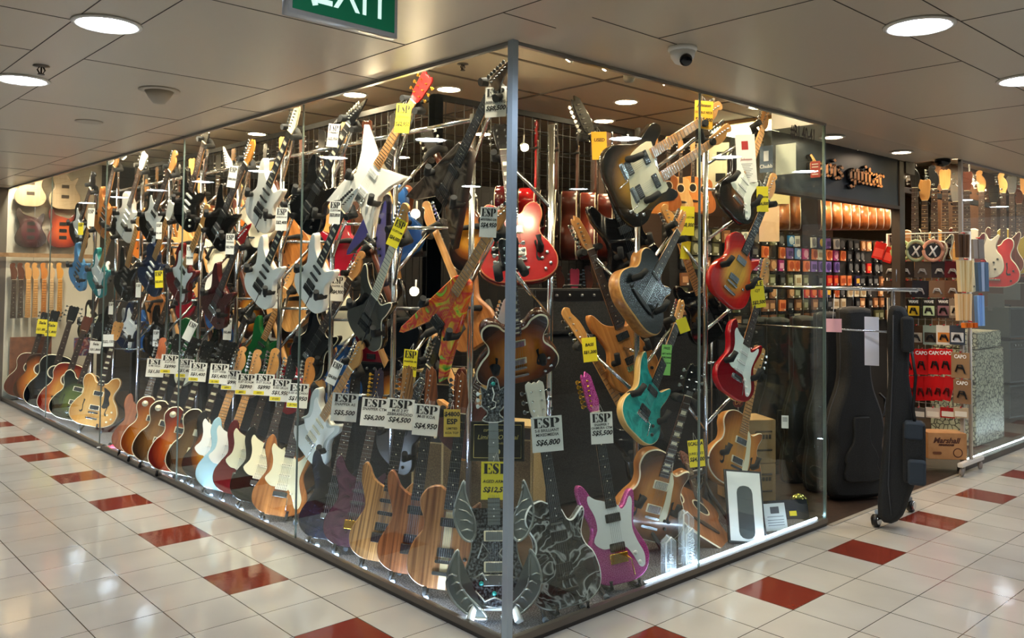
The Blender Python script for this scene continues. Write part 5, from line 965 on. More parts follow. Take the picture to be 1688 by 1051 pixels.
# ------------------------------------------------------------------ wall of string packets behind the entrance
SW = mat('14110f', .7, key='slat_wall'); XA, XB = 3.25, 7.6
st('wall_slat', box(XA, XB, 1.62, 1.70, 0, 1.99), SW); st('wall_behind_counter', box(XA, XB, 2.4, 2.5, 0, HI), mat('3a2418', .7))
PCOL = {'b': ('blue', '2a7ab8', 'd8e8f4'), 'w': ('white', 'e8e4dc', '9a9a9a'), 'n': ('navy', '2a2050', 'e8b83a'), 'p': ('violet', '8a68b8', '4a3a78'), 'k': ('black', '121214', '6a6a6a'), 'o': ('orange', 'e8824a', 'b84a1a'), 'm': ('magenta', 'b8307a', 'f0b0c8'), 'c': ('cream', 'e8dcc0', 'b89a70'), 'r': ('red', 'c81e1a', 'f07a3a'), 'g': ('dull green', '5a5a3a', 'a8a888'), 't': ('brown', '8a5a3a', 'd8a070'), 's': ('wood-brown', 'b87848', 'f0c898'), 'q': ('pink', 'd878b0', '9a4880'), 'l': ('light blue', '6a9ad0', 'e0ecf8')}
rows = ['ggkgtkwkkgkbwcwnpwkkksstks', 'tgkgkwtkotoplmocomokkkkkkrk', 'kgtkwkgqptmoooppppwkkkrkkr', 'tkgkgtggtgkgcggkrroonkkktk', 'gktkgtgtgtgtgrrrnokccckkst', 'tkgtkgwtttoktgtkkccckskttk', 'kgktgtkgttgkcttkkcckktkggt']
PM = to_mesh(box(-.052, .052, 0, .018, -.056, .05), 'packet'); PT = to_mesh(box(-.055, .055, .002, .006, .05, .066), 'packet_top'); DM = to_mesh(prism(circ(.040, 0, 0, 20), -.003, 0, 0, prism(circ(.016, 0, 0, 14), -.005, -.003, 0, mi=(0, 0, 0)), (0, 0, 0)), 'disc'); CMs = to_mesh(box(-.036, .036, -.002, 0, -.03, .02), 'picture'); LB = to_mesh(box(.018, .04, -.006, -.0045, -.05, -.036), 'price_label')
HOOK = to_mesh(tubes([[(0, .03, .07), (0, -.005, .066), (0, -.012, .074)]], .002, 4), 'hook')
for r_, row in enumerate(rows):
    for i, ch in enumerate(row):
        x = 3.42+.155*i+.01*((i*7+r_*3) % 3); 
        if ch == ' ' or x > XB-.1 or (i*5+r_*7) % 13 == 0: continue
        nm, c1, c2 = PCOL[ch]; o = obj('string_packet', PM, mat(c1, .35)); o.location = (x, 1.598-.012*((i+r_) % 2), 1.925-.127*r_+.006*((i*3+r_) % 3)); o.rotation_euler = (0, math.radians(((i*7+r_*5) % 7)-3), math.radians(((i*5+r_) % 9)-4))
        tag(o, '%s packet, %s from the left in the %s row of the packet wall' % (nm, ordn(i), ordn(r_)), 'packet', 'packets on the wall behind the entrance')
        obj('disc' if (i+r_) % 4 and r_ in (0, 1, 2, 4) else 'picture', DM if (i+r_) % 4 and r_ in (0, 1, 2, 4) else CMs, mat(c2, .4), o); obj('price_label', LB, WHITE, o); obj('hook', HOOK, STEEL, o)
tag(obj('hook_rail', box(3.8, 7.4, 1.36, 1.40, 2.68, 2.74), mat('1a1a1c', .6)), 'black hook rail over the packet wall carrying acoustic guitars', 'rail')
k = 0
for i, px in enumerate([1300, 1318, 1368, 1385, 1400, 1414, 1428, 1441, 1453, 1464]):
    nm, m_ = [('red-brown', wood('5a2410', '7a3418', 8)), ('dark brown', wood('4a2412', '64341c', 8)), ('amber', wood('c87a2c', 'e0943c', 8)), ('brown', wood('8a4a20', 'a8602c', 8)), ('natural', wood('d0924c', 'e4aa64', 8))][(i*2+2) % 5]
    P = at(px, 379, 'y', 1.25); hang(P, (.55, -.83, 0), .86, 'acoustic', m_, '%s acoustic guitar, %s from the left under the shop name board' % (nm, ordn(i)), 'acoustic guitars under the shop name board', side=wood('8a4a20', 'b87038', 8), bind=CREAM, head='classic', headmat=MAHOG, neck=MAHOG, pups='')
# ukuleles and small instruments high behind the right window
for i, (px, py) in enumerate([(1080, 352), (1102, 348), (1122, 352), (1142, 350), (1160, 352)]):
    P = at(px, py, 'y', 1.5); hang(P, (-.4, -1, 0), .62, 'acoustic', [wood('c87a3c', 'd8904c', 8), wood('a05a2c', 'b87040', 8), wood('d8a868', 'e8bc80', 8)][i % 3], 'small ukulele, %s from the left, behind the two-necked guitar' % ordn(i), 'ukuleles behind the right window', head='classic', headmat=MAPLE, pups='')
# lit ceiling coffer and boards seen over the red guitars
a = at(1342, 202, 'z', 2.86); b = at(1222, 214, 'z', 2.86)
st('trim_30', box(b.x-.1, a.x+.25, a.y-.1, a.y+.95, 2.90, HI), mat('c8a05a', .5)); tag(obj('ceiling_light_panel', box(b.x-.05, a.x+.2, a.y-.05, a.y+.9, 2.86, 2.90), lampcol('ffe9b8', 7)), 'large warm lit panel in the ceiling over the right window end', 'ceiling light')
def board(px, py, wpx, hpx, pl, m_, label, n=None, name='board', cat='board', thick=.006):
    P = at(px, py, *pl); k = depth(P)/FOC; w, h = wpx*k, hpx*k; n = n or (CAM.x-P.x, CAM.y-P.y, 0); t = obj(name, box(-w/2, w/2, 0, thick, -h/2, h/2), m_, None, None); t.matrix_world = frame(P, n); tag(t, label, cat)
    if name == 'board': obj('hanging_wire', tubes([[(0, .003, h/2), (0, .003, HI-P.z)]], .002, 4), STEEL, t)
    return t, w, h
board(1268, 369, 32, 58, ('y', 1.2), mat('e8c0a0', .7), 'plain salmon-coloured board above the packet wall'); board(1282, 318, 38, 36, ('y', 1.25), mat('d0c090', .6), 'cream board above the salmon-coloured one')
board(1295, 262, 36, 50, ('x', 2.74), mat('f4ece0', .7), 'white sheet stuck on the end glass pane', n=(-1, 0, 0), name='paper_sheet', cat='sheet')
t, w, h = board(1175, 275, 52, 80, ('y', 1.9), mat('e4dcc0', .6), 'cream poster board with black emblems behind the black sunburst guitar'); [setattr(obj('emblem', box(-.045, .045, -.002, 0, -.04, .04), INK, t), 'location', (x, 0, z)) for x, z in ((-.08, .09), (.08, .1), (.07, -.1))]
o = obj('lettering', text('Rockson', .05, .1), WHITE, t); o.location = (.08, -.004, .1)
t, w, h = board(1263, 262, 24, 44, ('x', 2.70), mat('5a6a80', .5), 'blue alarm company sticker on the end glass pane', n=(-1, 0, 0), name='sticker', cat='sticker', thick=.001); o = obj('lettering', text('Chubb', h*.2, 0, 0), WHITE, t); o.location = (0, -.002, -h*.28); obj('emblem', box(-w*.18, w*.18, -.002, 0, -h*.08, h*.3), mat('d8dce0', .5), t)
t, w, h = board(1344, 279, 17, 27, ('x', 2.69), mat('b03a28', .5), 'red sticker on the end glass pane', n=(-1, 0, 0), name='sticker', cat='sticker', thick=.001); [setattr(obj('text_line', box(-w*.35, w*.3, -.001, 0, -.003, .003), CREAM, t), 'location', (0, 0, z*h)) for z in (-.3, -.1, .15, .32)]
P = at(1324, 221, 'y', -.006); o = obj('unit_number', text('#B1 40-41', .115, 0, .002), mat('4a4238', .4), mx=Matrix.Translation(P)); tag(o, 'dark unit number lettering #B1 40-41 on the upper glass', 'lettering'); o.scale = (.62, 1, 1.0)

# ================================================================== clothes rail with instrument cases
r = thing('clothes_rail', 'chrome rolling rail carrying black cases across the entrance', 'rail', loc=(3.2, -.22, 0))
obj('rail', tube(bmesh.new(), [(0, -.16, 1.49), (0, 1.5, 1.49)], .013, 8), CHROME, r); obj('lower_bar', tube(bmesh.new(), [(0, 0, 1.21), (0, 1.5, 1.21)], .006, 8), CHROME, r)
for y in (0, 1.4):
    obj('post', tube(bmesh.new(), [(0, y, .1), (0, y, 1.49)], .013, 8), CHROME, r); f = obj('foot', tube(bmesh.new(), [(-.25, y, .09), (.25, y, .09)], .016, 8), STEEL, r)
    for x in (-.26, .26): w = obj('caster', lathe([(.0001, -.02), (.035, -.018), (.04, 0), (.035, .018), (.0001, .02)], 18, 'y'), BLACK, f); w.location = (x, y, .04); w2 = obj('caster_cover', lathe([(.025, -.026), (.03, -.02), (.03, .02), (.025, .026)], 14, 'y'), CHROME, f); w2.location = (x, y, .045)
obj('clamp', box(-.03, .03, -.02, .02, 1.19, 1.24, .006), BLACK, r)
CASE = crom([(-.075, 1.33), (-.09, 1.25), (-.085, .95), (-.10, .78), (-.15, .62), (-.175, .48), (-.16, .36), (-.185, .2), (-.18, .05), (-.12, 0), (.12, 0), (.18, .05), (.185, .2), (.16, .36), (.175, .48), (.15, .62), (.10, .78), (.085, .95), (.09, 1.25), (.075, 1.33)], 3)
CASEM = speckle('0a0b0c', '17191a', 160, .75, bump=.15, key='black_nylon'); CASEG = mat('26303a', .8, key='grey_nylon'); ZIP = mat('3a3c40', .5)
def case(px, py, y, ang, label, sx=1, sz=1):
    P = at(px, py, 'y', y); t = thing('instrument_case', label, 'instrument case', frame(P, (math.sin(math.radians(ang)), -math.cos(math.radians(ang)), 0), s=1.0))
    sh = obj('shell', prism([(x*sx, z*sz) for x, z in CASE], 0, .16, .035, mi=(0, 0, 0)), CASEM, t); obj('zip', tube(bmesh.new(), [(x*sx*1.01, .08, z*sz) for x, z in CASE+[CASE[0]]], .004, 5), ZIP, t)
    obj('pocket', prism(crom([(x*.62*sx, .12+z*.34*sz) for x, z in CASE[::3]], 1), -.02, .01, .008, mi=(0, 0, 0)), CASEM, t); obj('handle', tubes([[(sx*.17, .06, .55), (sx*.2, .07, .58), (sx*.2, .07, .68), (sx*.17, .08, .72)]], .009, 6), BLACK, t)
    top = 1.33*sz; obj('hanger', tubes([[(0, .08, top-.02), (0, .08, max(top, 1.47-P.z))]], .003, 4), STEEL, t); return t
case(1420, 822, .12, -28, 'black guitar case hanging nearest the corridor, behind the gig bag', 1.25, 1.0)
case(1376, 812, .36, -28, 'black instrument case, second on the rail', 1.0, .98)
case(1335, 800, .62, -28, 'black instrument case seen through the glass, third on the rail', 1.0, .96)
case(1290, 790, .92, -28, 'black instrument case, fourth on the rail', 1.0, .96); case(1262, 770, 1.22, -28, 'black instrument case furthest in on the rail', 1.0, .94)
t, w, h = board(1437, 562, 22, 80, ('y', -.06), mat('d8dcec', .7), 'long white paper label hanging between the case and the gig bag', name='paper_label', cat='label', thick=.001)
t, w, h = board(1373, 536, 27, 22, ('y', -.0), mat('f0b4b8', .7), 'pink paper label tied to the second case', name='paper_label', cat='label', thick=.001); o = obj('string_loop', tubes([[(0, 0, h/2), (.01, 0, h/2+.16)]], .002, 4), WHITE, t)
# gig bag at the end of the rail
GB = [(1468, 512), (1480, 505), (1494, 510), (1500, 530), (1501, 560), (1498, 620), (1504, 660), (1512, 720), (1510, 780), (1498, 820), (1488, 850), (1470, 866), (1450, 856), (1452, 800), (1458, 740), (1462, 680), (1467, 620), (1465, 560)]
P = at(1480, 866, 'y', -.36); kk = depth(P)/FOC; t = thing('gig_bag', 'black padded gig bag with grey pockets hanging at the end of the rail', 'gig bag', frame(P, (CAM.x-P.x, CAM.y-P.y, 0)))
obj('shell', prism(crom([((x-1480)*kk, (866-y)*kk) for x, y in GB], 2), 0, .16, .03, mi=(0, 0, 0)), CASEM, t)
def pk(name, x0, x1, y0, y1, m_, f=-.05):
    return obj(name, prism(rrect((x1-x0)*kk, (y1-y0)*kk, .02, ((x0+x1)/2-1480)*kk, (866-(y0+y1)/2)*kk), f, .05, .015, mi=(0, 0, 0)), m_, t)
pk('headstock_pocket', 1486, 1506, 522, 580, CASEM); pk('front_pocket', 1488, 1522, 694, 792, CASEM, -.06); p_ = pk('upper_pocket', 1490, 1519, 692, 722, CASEG, -.07); pk('small_pocket', 1495, 1522, 752, 793, CASEG, -.09)
obj('strap', tube(bmesh.new(), [((x-1480)*kk, -.03, (866-y)*kk) for x, y in ((1500, 560), (1508, 620), (1504, 670), (1506, 700))], .010, 6), BLACK, t)
obj('zip', tube(bmesh.new(), [((x-1480)*kk, -.004, (866-y)*kk) for x, y in ((1475, 520), (1474, 600), (1470, 700), (1466, 800), (1470, 850))], .004, 5), ZIP, t); obj('hanger', tubes([[(0, .08, 1.5), (0, .08, 1.58)]], .003, 4), STEEL, t)

# ================================================================== accessory rack at the right of the entrance (plane x = 5)
ar = thing('accessory_rack', 'white wheeled grid rack of small accessories right of the entrance', 'rack', loc=(5.02, 0, 0)); WR_ = mat('d8d4cc', .35)
obj('frame', tubes([[(0, -.06, .1), (0, -.06, 1.95), (0, .60, 1.95), (0, .60, .1)]], .016, 8), WR_, ar)
bm = bmesh.new()
for k in range(12): B(bm, -.002, .002, -.04+.055*k, -.036+.055*k, .4, 1.94)
for k in range(16): B(bm, -.002, .002, -.06, .6, .42+.1*k, .424+.1*k)
obj('wire_grid', bm, WR_, ar)
for y in (-.06, .6):
    f = obj('foot', box(-.24, .24, y-.02, y+.02, .075, .11, .005), WR_, ar)
    for x in (-.2, .2): w = obj('caster', lathe([(.0001, -.012), (.03, -.01), (.032, 0), (.03, .01), (.0001, .012)], 16, 'y'), mat('8a8078', .5), f); w.location = (x, y, .035)
NX = (-1, -.25, 0)
def acc(px, py, wpx, hpx, label, col, pic=None, word=None, wcol=WHITE, rot=0, x=4.95, name='accessory_packet', blob=None, cat='packet'):
    P = at(px, py, 'x', x); k = depth(P)/FOC; w, h = wpx*k, hpx*k; n = Vector((CAM.x-P.x, CAM.y-P.y, 0)).normalized()*.6+Vector((-1, 0, 0))*.4
    t = obj(name, prism(rrect(w, h, .004), 0, .012, .001, mi=(0, 0, 0)), mat(col, .25, coat=.3)); t.matrix_world = frame(P, n, (Matrix.Rotation(math.radians(rot), 3, -n) @ Vector((0, 0, 1)))); tag(t, label, cat, 'packets on the accessory rack')
    if pic: obj('picture', prism(rrect(w*.8, h*.5, .003, 0, -h*.12), -.0015, 0, 0, mi=(0, 0, 0)), mat(pic, .4), t)
    if blob: obj('contents', tubes([[(-w*.25, -.008, -h*.25), (-w*.12, -.012, h*.02), (w*.1, -.012, h*.02), (w*.25, -.008, -h*.3)], [(-w*.2, -.008, -h*.05), (w*.18, -.008, -h*.12)]], .007, 6), mat(blob, .3, .4), t)
    if word: o = obj('lettering', text(word, h*.2, 0, .0012), wcol, t); o.location = (0, -.003, h*.34); o.scale.x = .8
    obj('hook', tubes([[(0, .05, h/2+.005), (0, -.012, h/2), (0, -.016, h/2+.008)]], .004, 5), mat('c01a24', .4), t); return t
W5 = ['first', 'second', 'third', 'fourth', 'fifth', 'sixth']
for i, (px, c) in enumerate(((1485, 'a8b878'), (1510, 'b0bc90'), (1538, 'c89078'))):
    P = at(px, 413, 'x', 4.94); t = thing('cable_coil', '%s coiled cable in a round pack, %s from the left at the rack top' % (['pale green', 'grey-green', 'salmon'][i], W5[i]), 'cable', frame(P, (-.9, -.4, 0)), 'coiled cables on the accessory rack')
    obj('coil', tube(bmesh.new(), [(.072*math.cos(a*PI/8), -.01+.0*a, .082*math.sin(a*PI/8)) for a in range(17)], .014, 8), mat(c, .3), t); obj('card', prism(circ(.062, 0, 0, 20), -.012, -.004, 0, mi=(0, 0, 0)), mat('1e1c1a', .4), t); obj('plug', tubes([[(-.03, -.016, -.04), (.03, -.018, .04)], [(-.02, -.016, .04), (.02, -.018, -.05)]], .008, 6), WHITE, t)
for r_, (y, h, items) in enumerate([(444, 27, [(1468, '3a342c'), (1493, '2e2824'), (1521, '5a4c40'), (1549, '2a2426'), (1571, '5a141c')]), (476, 28, [(1470, '3c2c20'), (1495, '3a2620'), (1517, '2a2830'), (1545, '7a5e48'), (1571, '6a4a34')])]):
    for i, (px, c) in enumerate(items): acc(px, y, 25, h, '%s packet with silver stand, %s from the left, %s packet row of the accessory rack' % (['brown', 'dark', 'tan', 'black', 'red'][i], W5[i], W5[r_]), c, blob='c8c8c8', rot=(i*3) % 7-3)
for i, (px, c, p) in enumerate([(1490, '3a2c28', 'e8e4e0'), (1506, '1c1814', 'e8c02c'), (1531, '24241c', 'c8dcb0'), (1555, '2a2024', '8a6068'), (1576, '8a7a6a', 'c8bca8')]): acc(px, 508, 21, 32, '%s packet, %s from the left in the row of bright packets' % (['white', 'yellow', 'pale green', 'mauve', 'grey'][i], W5[i]), c, p, word='WAVE' if i in (1, 2, 3) else None, blob='1a1a1a')
for i, (px, c, p) in enumerate([(1510, '4a3424', 'a8a090'), (1534, '8a9a90', '3a3024'), (1556, 'e0dcd4', 'd88a3c'), (1578, '3a4250', 'd0d4d8')]): acc(px, 552, 23, 32, '%s packet, %s from the left in the row above the red capo packets' % (['brown', 'grey-green', 'white and orange', 'slate'][i], W5[i]), c, p, blob='20242a')
for i, px in enumerate((1497, 1519, 1541, 1559)): acc(px, 596, 20, 42, 'red packet lettered CAPO, %s from the left in the upper capo row' % W5[i], 'cc1a1c', word='CAPO', blob='141414')
acc(1583, 602, 27, 42, 'brown card packet lettered CAPO, right end of the upper capo row', '9a7a58', word='CAPO', blob='1e2024')
for i, px in enumerate((1503, 1517, 1532, 1547, 1562)): acc(px, 640, 16, 40, 'narrow red packet, %s from the left in the lower red row' % W5[i], 'c4161a', blob='5a1010', rot=(i-2)*6)
acc(1586, 645, 26, 40, 'brown card packet lettered CAPO at the right end of the lower row', '8a6a4c', word='CAPO', blob='1e2024')
for i, (px, c) in enumerate(((1514, '6a6460'), (1538, 'c8bcb0'), (1562, 'a01c1c'), (1584, 'b8a488'))): acc(px, 680, 22, 17, '%s packet, %s from the left in the lowest packet row' % (['grey', 'pale', 'red', 'beige'][i], W5[i]), c, 'e0dcd0')
acc(1449, 413, 17, 28, 'red card tilted to the right at the left end of the rack', 'd8201c', 'f04a3c', rot=16, x=4.9); acc(1465, 420, 14, 26, 'red card behind the tilted one at the left end of the rack', 'd8201c', 'f04a3c', rot=18, x=4.93)
def bundle(px, py, wpx, hpx, c1, c2, label, n=7):
    P = at(px, py, 'y', -.10); k = depth(P)/FOC; w, h = wpx*k, hpx*k; t = thing('packet_bundle', label, 'packets', frame(P, (-.5, -.86, 0)), 'bundles hanging at the end of the accessory rack')
    for i in range(n): x = -w/2+w*(i+.5)/n; o = obj('packet', box(-w/n*.62, w/n*.62, 0, .03, -h/2, h/2), mat(c1 if i % 2 else c2, .35, coat=.2), t); o.location = (x, .004*(i % 3), 0); o.rotation_euler = (0, math.radians(i*1.2-4), math.radians(14))
    obj('hook', tubes([[(0, .03, h/2+.012), (0, -.01, h/2+.01)]], .005, 5), mat('c01a24', .4), t)
bundle(1594, 455, 26, 52, 'd8bc84', 'e4d0a0', 'bundle of beige flat packets at the end of the accessory rack'); bundle(1622, 456, 22, 48, 'a8b8d0', '5a7088', 'blue-white flat packets beside the upper beige bundle', 3)
bundle(1591, 506, 26, 44, 'e0b478', 'e8c898', 'lower bundle of orange-beige packets at the end of the rack'); bundle(1618, 512, 15, 50, '7aa0d8', '8ab0e0', 'blue flat packets beside the lower beige bundle', 3); bundle(1589, 405, 22, 38, '4a3424', '6a4e38', 'bundle of dark brown sleeves at the top of the rack end'); bundle(1614, 410, 22, 32, '8a8078', 'a89c90', 'grey-brown packets at the top right of the rack end', 2); bundle(1601, 536, 26, 8, 'c85a1c', 'e07a2c', 'orange packets under the lower bundle', 4)
P = at(1564, 757, 'y', .02); t = thing('carton', 'brown carton lettered Marshall on the rack foot', 'carton', frame(at(1562, 757, 'x', 4.86), (-.75, -.66, 0))); obj('box', box(-.15, .15, 0, .2, 0, .21, .003), wood('a8784a', 'b8885a', 3, 3, .7), t)
for s_, sz, z in (('Marshall', .06, .15), ('HEADPHONES', .018, .115)): o = obj('lettering', text(s_, sz, .3, .002), mat('4a2418', .6), t); o.location = (-.01, -.001, z)
obj('headphone_print', ring(.03, .038, .055, -.001), mat('4a2418', .6), t).location.x = .08; obj('handle_hole', prism(rrect(.07, .022, .01, -.08, .05), -.0015, 0, 0, mi=(0, 0, 0)), mat('6a3e24', .7), t)

# ------------------------------------------------------------------ second shop window, right
bmr = mat('0e0e10', .6)
tag(obj('hook_rail', box(5.1, 9.4, .50, .54, 2.32, 2.37), bmr), 'black hook rail holding guitars in the right-hand shop window', 'rail')
RG = [('brown', wood('6a3a20', '8a5230', 10)), ('black', BG), ('natural', wood('b87c40', 'd09858', 10)), ('cream', mat('d8d0b8', .3)), ('dark red', DRED), ('pale', mat('c8c0b0', .3)), ('scarlet', mat('b81c1c', .2, coat=.5)), ('red-brown', MAHOG), ('olive gold', mat('b8a03c', .25, .2)), ('sunburst', SB), ('black', BG), ('tan', wood('a87848', 'c09060', 10))]
for i, px in enumerate((1520, 1536, 1554, 1571, 1590, 1614, 1634, 1650, 1664, 1676, 1686, 1504)):
    P = at(px, 276+(px-1520)*.10, 'y', .44); nm, m_ = RG[i]
    hang(Vector((P.x, .42, P.z-1.16 if i % 3 == 0 else P.z-1.05)), (-.97, -.2, 0), 1.12, ['semi', 'strat', 'lp'][i % 3], m_, '%s guitar, %s along the hook rail of the right-hand shop window' % (nm, W5[i] if i < 5 else ['', '', '', '', '', 'sixth', 'seventh', 'eighth', 'ninth', 'tenth', 'eleventh', 'twelfth'][i]), 'guitars in the right-hand shop window', lod=1, side=wood('5a1c10', '7a2c18', 8), bind=CREAM, head='fender' if i % 2 else 'gibson', headmat=[MAPLE, ESPH, MAPLE, STEEL, MAHOG][i % 5], neck=[BROWNNECK, MAPLE, MAPLE][i % 3], pups='')
SNAKE = None
m, N, L_, b = nodes('snakeskin'); tc = N.new('ShaderNodeTexCoord'); v = N.new('ShaderNodeTexVoronoi'); v.feature = 'DISTANCE_TO_EDGE'; v.inputs['Scale'].default_value = 22; L_.new(tc.outputs['Object'], v.inputs[0]); n2 = N.new('ShaderNodeTexNoise'); n2.inputs['Scale'].default_value = 7; L_.new(tc.outputs['Object'], n2.inputs[0])
rr_ = ramp(N, [(.02, '1c1a16'), (.12, 'd4d2b8')]); L_.new(v.outputs['Distance'], rr_.inputs[0]); mx = N.new('ShaderNodeMix'); mx.data_type = 'RGBA'; mx.blend_type = 'MULTIPLY'; mx.inputs[0].default_value = .7; L_.new(rr_.outputs[0], mx.inputs[6]); L_.new(n2.outputs[0], mx.inputs[7]); L_.new(mx.outputs[2], b.inputs['Base Color']); b.inputs['Roughness'].default_value = .4; SNAKE = m
x0 = at(1606, 600, 'y', .30).x; x1 = at(1655, 600, 'y', .30).x; zs = [at(1630, y, 'y', .30).z for y in (738, 632, 574, 545)]
for i in range(3):
    t = amp(Vector(((x0+x1)/2, .30, max(zs[i], .0)+.004)), (0, -1, 0), (x1-x0)*(.98 if i < 2 else .8), zs[i+1]-zs[i]-.01, .4, 'snakeskin covered amplifier, %s of the stack in the right-hand window' % ['bottom', 'middle', 'top'][i], skin=SNAKE, grille=SNAKE if i == 0 else SNAKE, panel=False)
for i, (px, y0, y1, lb) in enumerate([(1672, 715, 632, 'bottom'), (1672, 630, 560, 'middle'), (1672, 556, 505, 'top')]):
    P = at(px, y0, 'y', .55); z1 = at(px, y1, 'y', .55).z; amp(Vector((P.x+.1, .5, max(P.z, .05))), (-.2, -1, 0), .5, z1-max(P.z, .05)-.01, .35, 'dark grey amplifier, %s of the stack right of the snakeskin ones' % lb, skin=mat('3a4448', .5), panel=i == 1)
for i, (px, py) in enumerate(((1642, 498), (1668, 480))): P = at(px, py+8, 'y', .7); t = board(px, py, 24, 28, ('y', .7), mat('43484c', .5), '%s grey box on the amplifiers of the right-hand window' % ['left', 'right'][i], name='storage_box', cat='box', thick=.12)
tag(obj('led_strip', box(5.3, 9, .06, .07, .05, .056), lampcol('dff0ff', 25)), 'white light strip at the foot of the right-hand shop window', 'light strip')
st('wall_right_window_back', box(7.8, 11.9, 1.2, 1.3, 0, HI), mat('5a3a24', .6))
p = at(1598, 270, 'y', .5); t = thing('ceiling_light', 'white cone-shaped lamp in the right-hand shop window', 'lamp', loc=(p.x, .5, 2.52)); obj('shade', lathe([(.03, .06), (.09, -.0), (.085, 0), (.02, .05)], 20), WHITE, t); obj('bulb', lathe([(.0001, -.005), (.05, 0), (.05, .01), (.0001, .015)], 14), lampcol('ffd9a8', 90), t); obj('stem', tubes([[(0, 0, .05), (0, 0, HI-2.52)]], .008, 6), WHITE, t)

# ================================================================== things on the right window floor
CRY = mat('dcecf4', .05, alpha=.22, coat=.3); CRYE = mat('f4faff', .1, alpha=.6)
for i, (px, py, w, h, lb) in enumerate([(1112, 953, .07, .21, 'left, square with a slanted top'), (1131, 930, .075, .29, 'middle, tall with a curled top'), (1148, 940, .08, .22, 'right, by the pane joint')]):
    P = at(px, py, 'z', .013); P.y = max(P.y, .075)+.0; t = thing('crystal_trophy', 'clear crystal trophy block, %s' % lb, 'trophy', frame(P, (-.3, -1, 0)), 'crystal trophies by the pane joint')
    P_ = [(-w/2, 0), (w/2, 0), (w/2, h*.86), (0 if i != 1 else -w*.1, h), (-w/2, h*(.86 if i != 1 else .95))]; obj('block', prism(P_, -.025, .025, .006), [CRY, CRYE, CRY], t); o = obj('engraving', text(['ESP', 'Master', 'AWARD'][i], h*.16, .2), mat('f8fcff', .4), t); o.rotation_euler = (0, -PI/2, 0); o.location = (0, -.026, h*.45)
P = at(1238, 897, 'z', .013); t = thing('picture_frame', 'white mat frame with a dark arched opening leaning in the right window', 'frame', frame(P+Vector((0, .02, 0)), (-.55, -.8, .42), Vector((0.18, .1, 1)))); w, h = .23, .42
obj('frame', prism([(-w/2, 0), (w/2, 0), (w/2, h), (-w/2, h)], 0, .02, .003), mat('1c2024', .4), t); obj('mat', box(-w/2+.012, w/2-.012, -.002, 0, .012, h-.012), mat('e8eeee', .6), t); obj('opening', prism(rrect(w*.42, h*.72, .04, 0, h*.42), -.004, -.002, 0, mi=(0, 0, 0)), mat('3c4648', .3), t)
P = at(1289, 876, 'z', .013); t = thing('information_card', 'grey printed card standing at the foot of the right window', 'card', frame(P+Vector((0, .03, 0)), (-.4, -.8, .25))); w = .15; obj('card', box(-w/2, w/2, 0, .004, 0, .16), mat('c8ccc8', .5), t); obj('logo', box(-.03, .03, -.001, 0, .10, .14), mat('3a3e44', .5), t)
for z in (.03, .045, .06, .08): obj('text_line', box(-w*.38, w*.38, -.001, 0, z, z+.004), mat('6a6e70', .6), t)
for i, (y0, y1) in enumerate(((832, 782), (782, 716))):
    P = at(1258, 832, 'z', .013) if not i else P2; P = Vector((P.x, max(P.y, .55), P.z)); t = thing('carton', 'brown carton with dark printed emblem, %s of the pair in the right window' % ['lower', 'upper'][i], 'carton', frame(P, (-.5, -.86, 0)), 'cartons in the right window'); hh = .27 + .03*i
    obj('box', box(-.15, .15, 0, .28, 0, hh-.004, .003), wood('a07a50', 'b08a5c', 3, 3, .7), t); obj('emblem', tubes([[(.12, -.001, hh*.72), (0, -.001, hh*.72), (-.05, -.001, hh*.5), (0, -.001, hh*.3), (.12, -.001, hh*.3)]], .007, 5), mat('3a2a1c', .6), t)
    for q in range(5): obj('print_box', box(.0+.024*q, .018+.024*q, -.001, 0, hh*.55, hh*.65), mat('3a2a1c', .6), t)
    P2 = P+Vector((0, 0, hh))
P = at(1317, 851, 'z', .06); t = thing('compact_disc', 'shiny compact disc standing upright near the glass end', 'disc', frame(at(1317, 828, 'y', .3), (-.8, -.5, .1))); obj('disc', lathe([(.012, 0), (.06, 0), (.06, .002), (.012, .002)], 32, 'y'), mat('b8b060', .12, .9), t); obj('hub', lathe([(.006, -.001), (.016, -.001), (.016, .003), (.006, .003)], 20, 'y'), mat('c8e8c0', .1, .2), t)
P = at(1322, 860, 'z', .013); t = thing('effects_box', 'dark flat box with a small yellow label under the compact disc', 'box', frame(P+Vector((0, .08, 0)), (-.5, -.85, .3))); obj('box', box(-.14, .14, 0, .1, 0, .12, .006), mat('20222c', .5), t); obj('label', box(.0, .05, -.001, 0, .02, .05), YPAPER, t)
P = at(1338, 852, 'z', .013); t = tag(obj('plastic_wedge', prism([(-.04, .09), (.045, .06), (.0, -.0)], 0, .05, .004, mi=(0, 0, 0)), mat('2a5a58', .2, alpha=.8)), 'teal see-through plastic wedge by the end of the glass', 'wedge'); t.matrix_world = frame(P+Vector((-.01, .08, 0)), (-.5, -.85, 0))
t, w, h = board(1294, 695, 11, 21, ('y', .02), mat('d8dcd8', .6), 'small white label stuck low on the right glass', name='label', cat='label', thick=.001)
for i in range(3): obj('text_line', box(-w*.35, w*.35, -.001, 0, h*(.05+.12*i), h*(.09+.12*i)), INK, t)
P = at(1217, 663, 'y', .5); t = thing('guitar_pick_stand', 'round red plate lettered DP on a metal stem between the red guitars', 'plate', frame(P, (-.5, -.86, 0))); obj('plate', prism(circ(.036), 0, .006, .001, mi=(0, 0, 0)), mat('6a1c18', .4), t); o = obj('lettering', text('DP', .045, 0, 0), mat('d88a3c', .4), t); o.location = (0, -.002, 0); obj('stem', tubes([[(0, .003, -.03), (0, .003, -P.z+.02)]], .005, 6), CHROME, t)
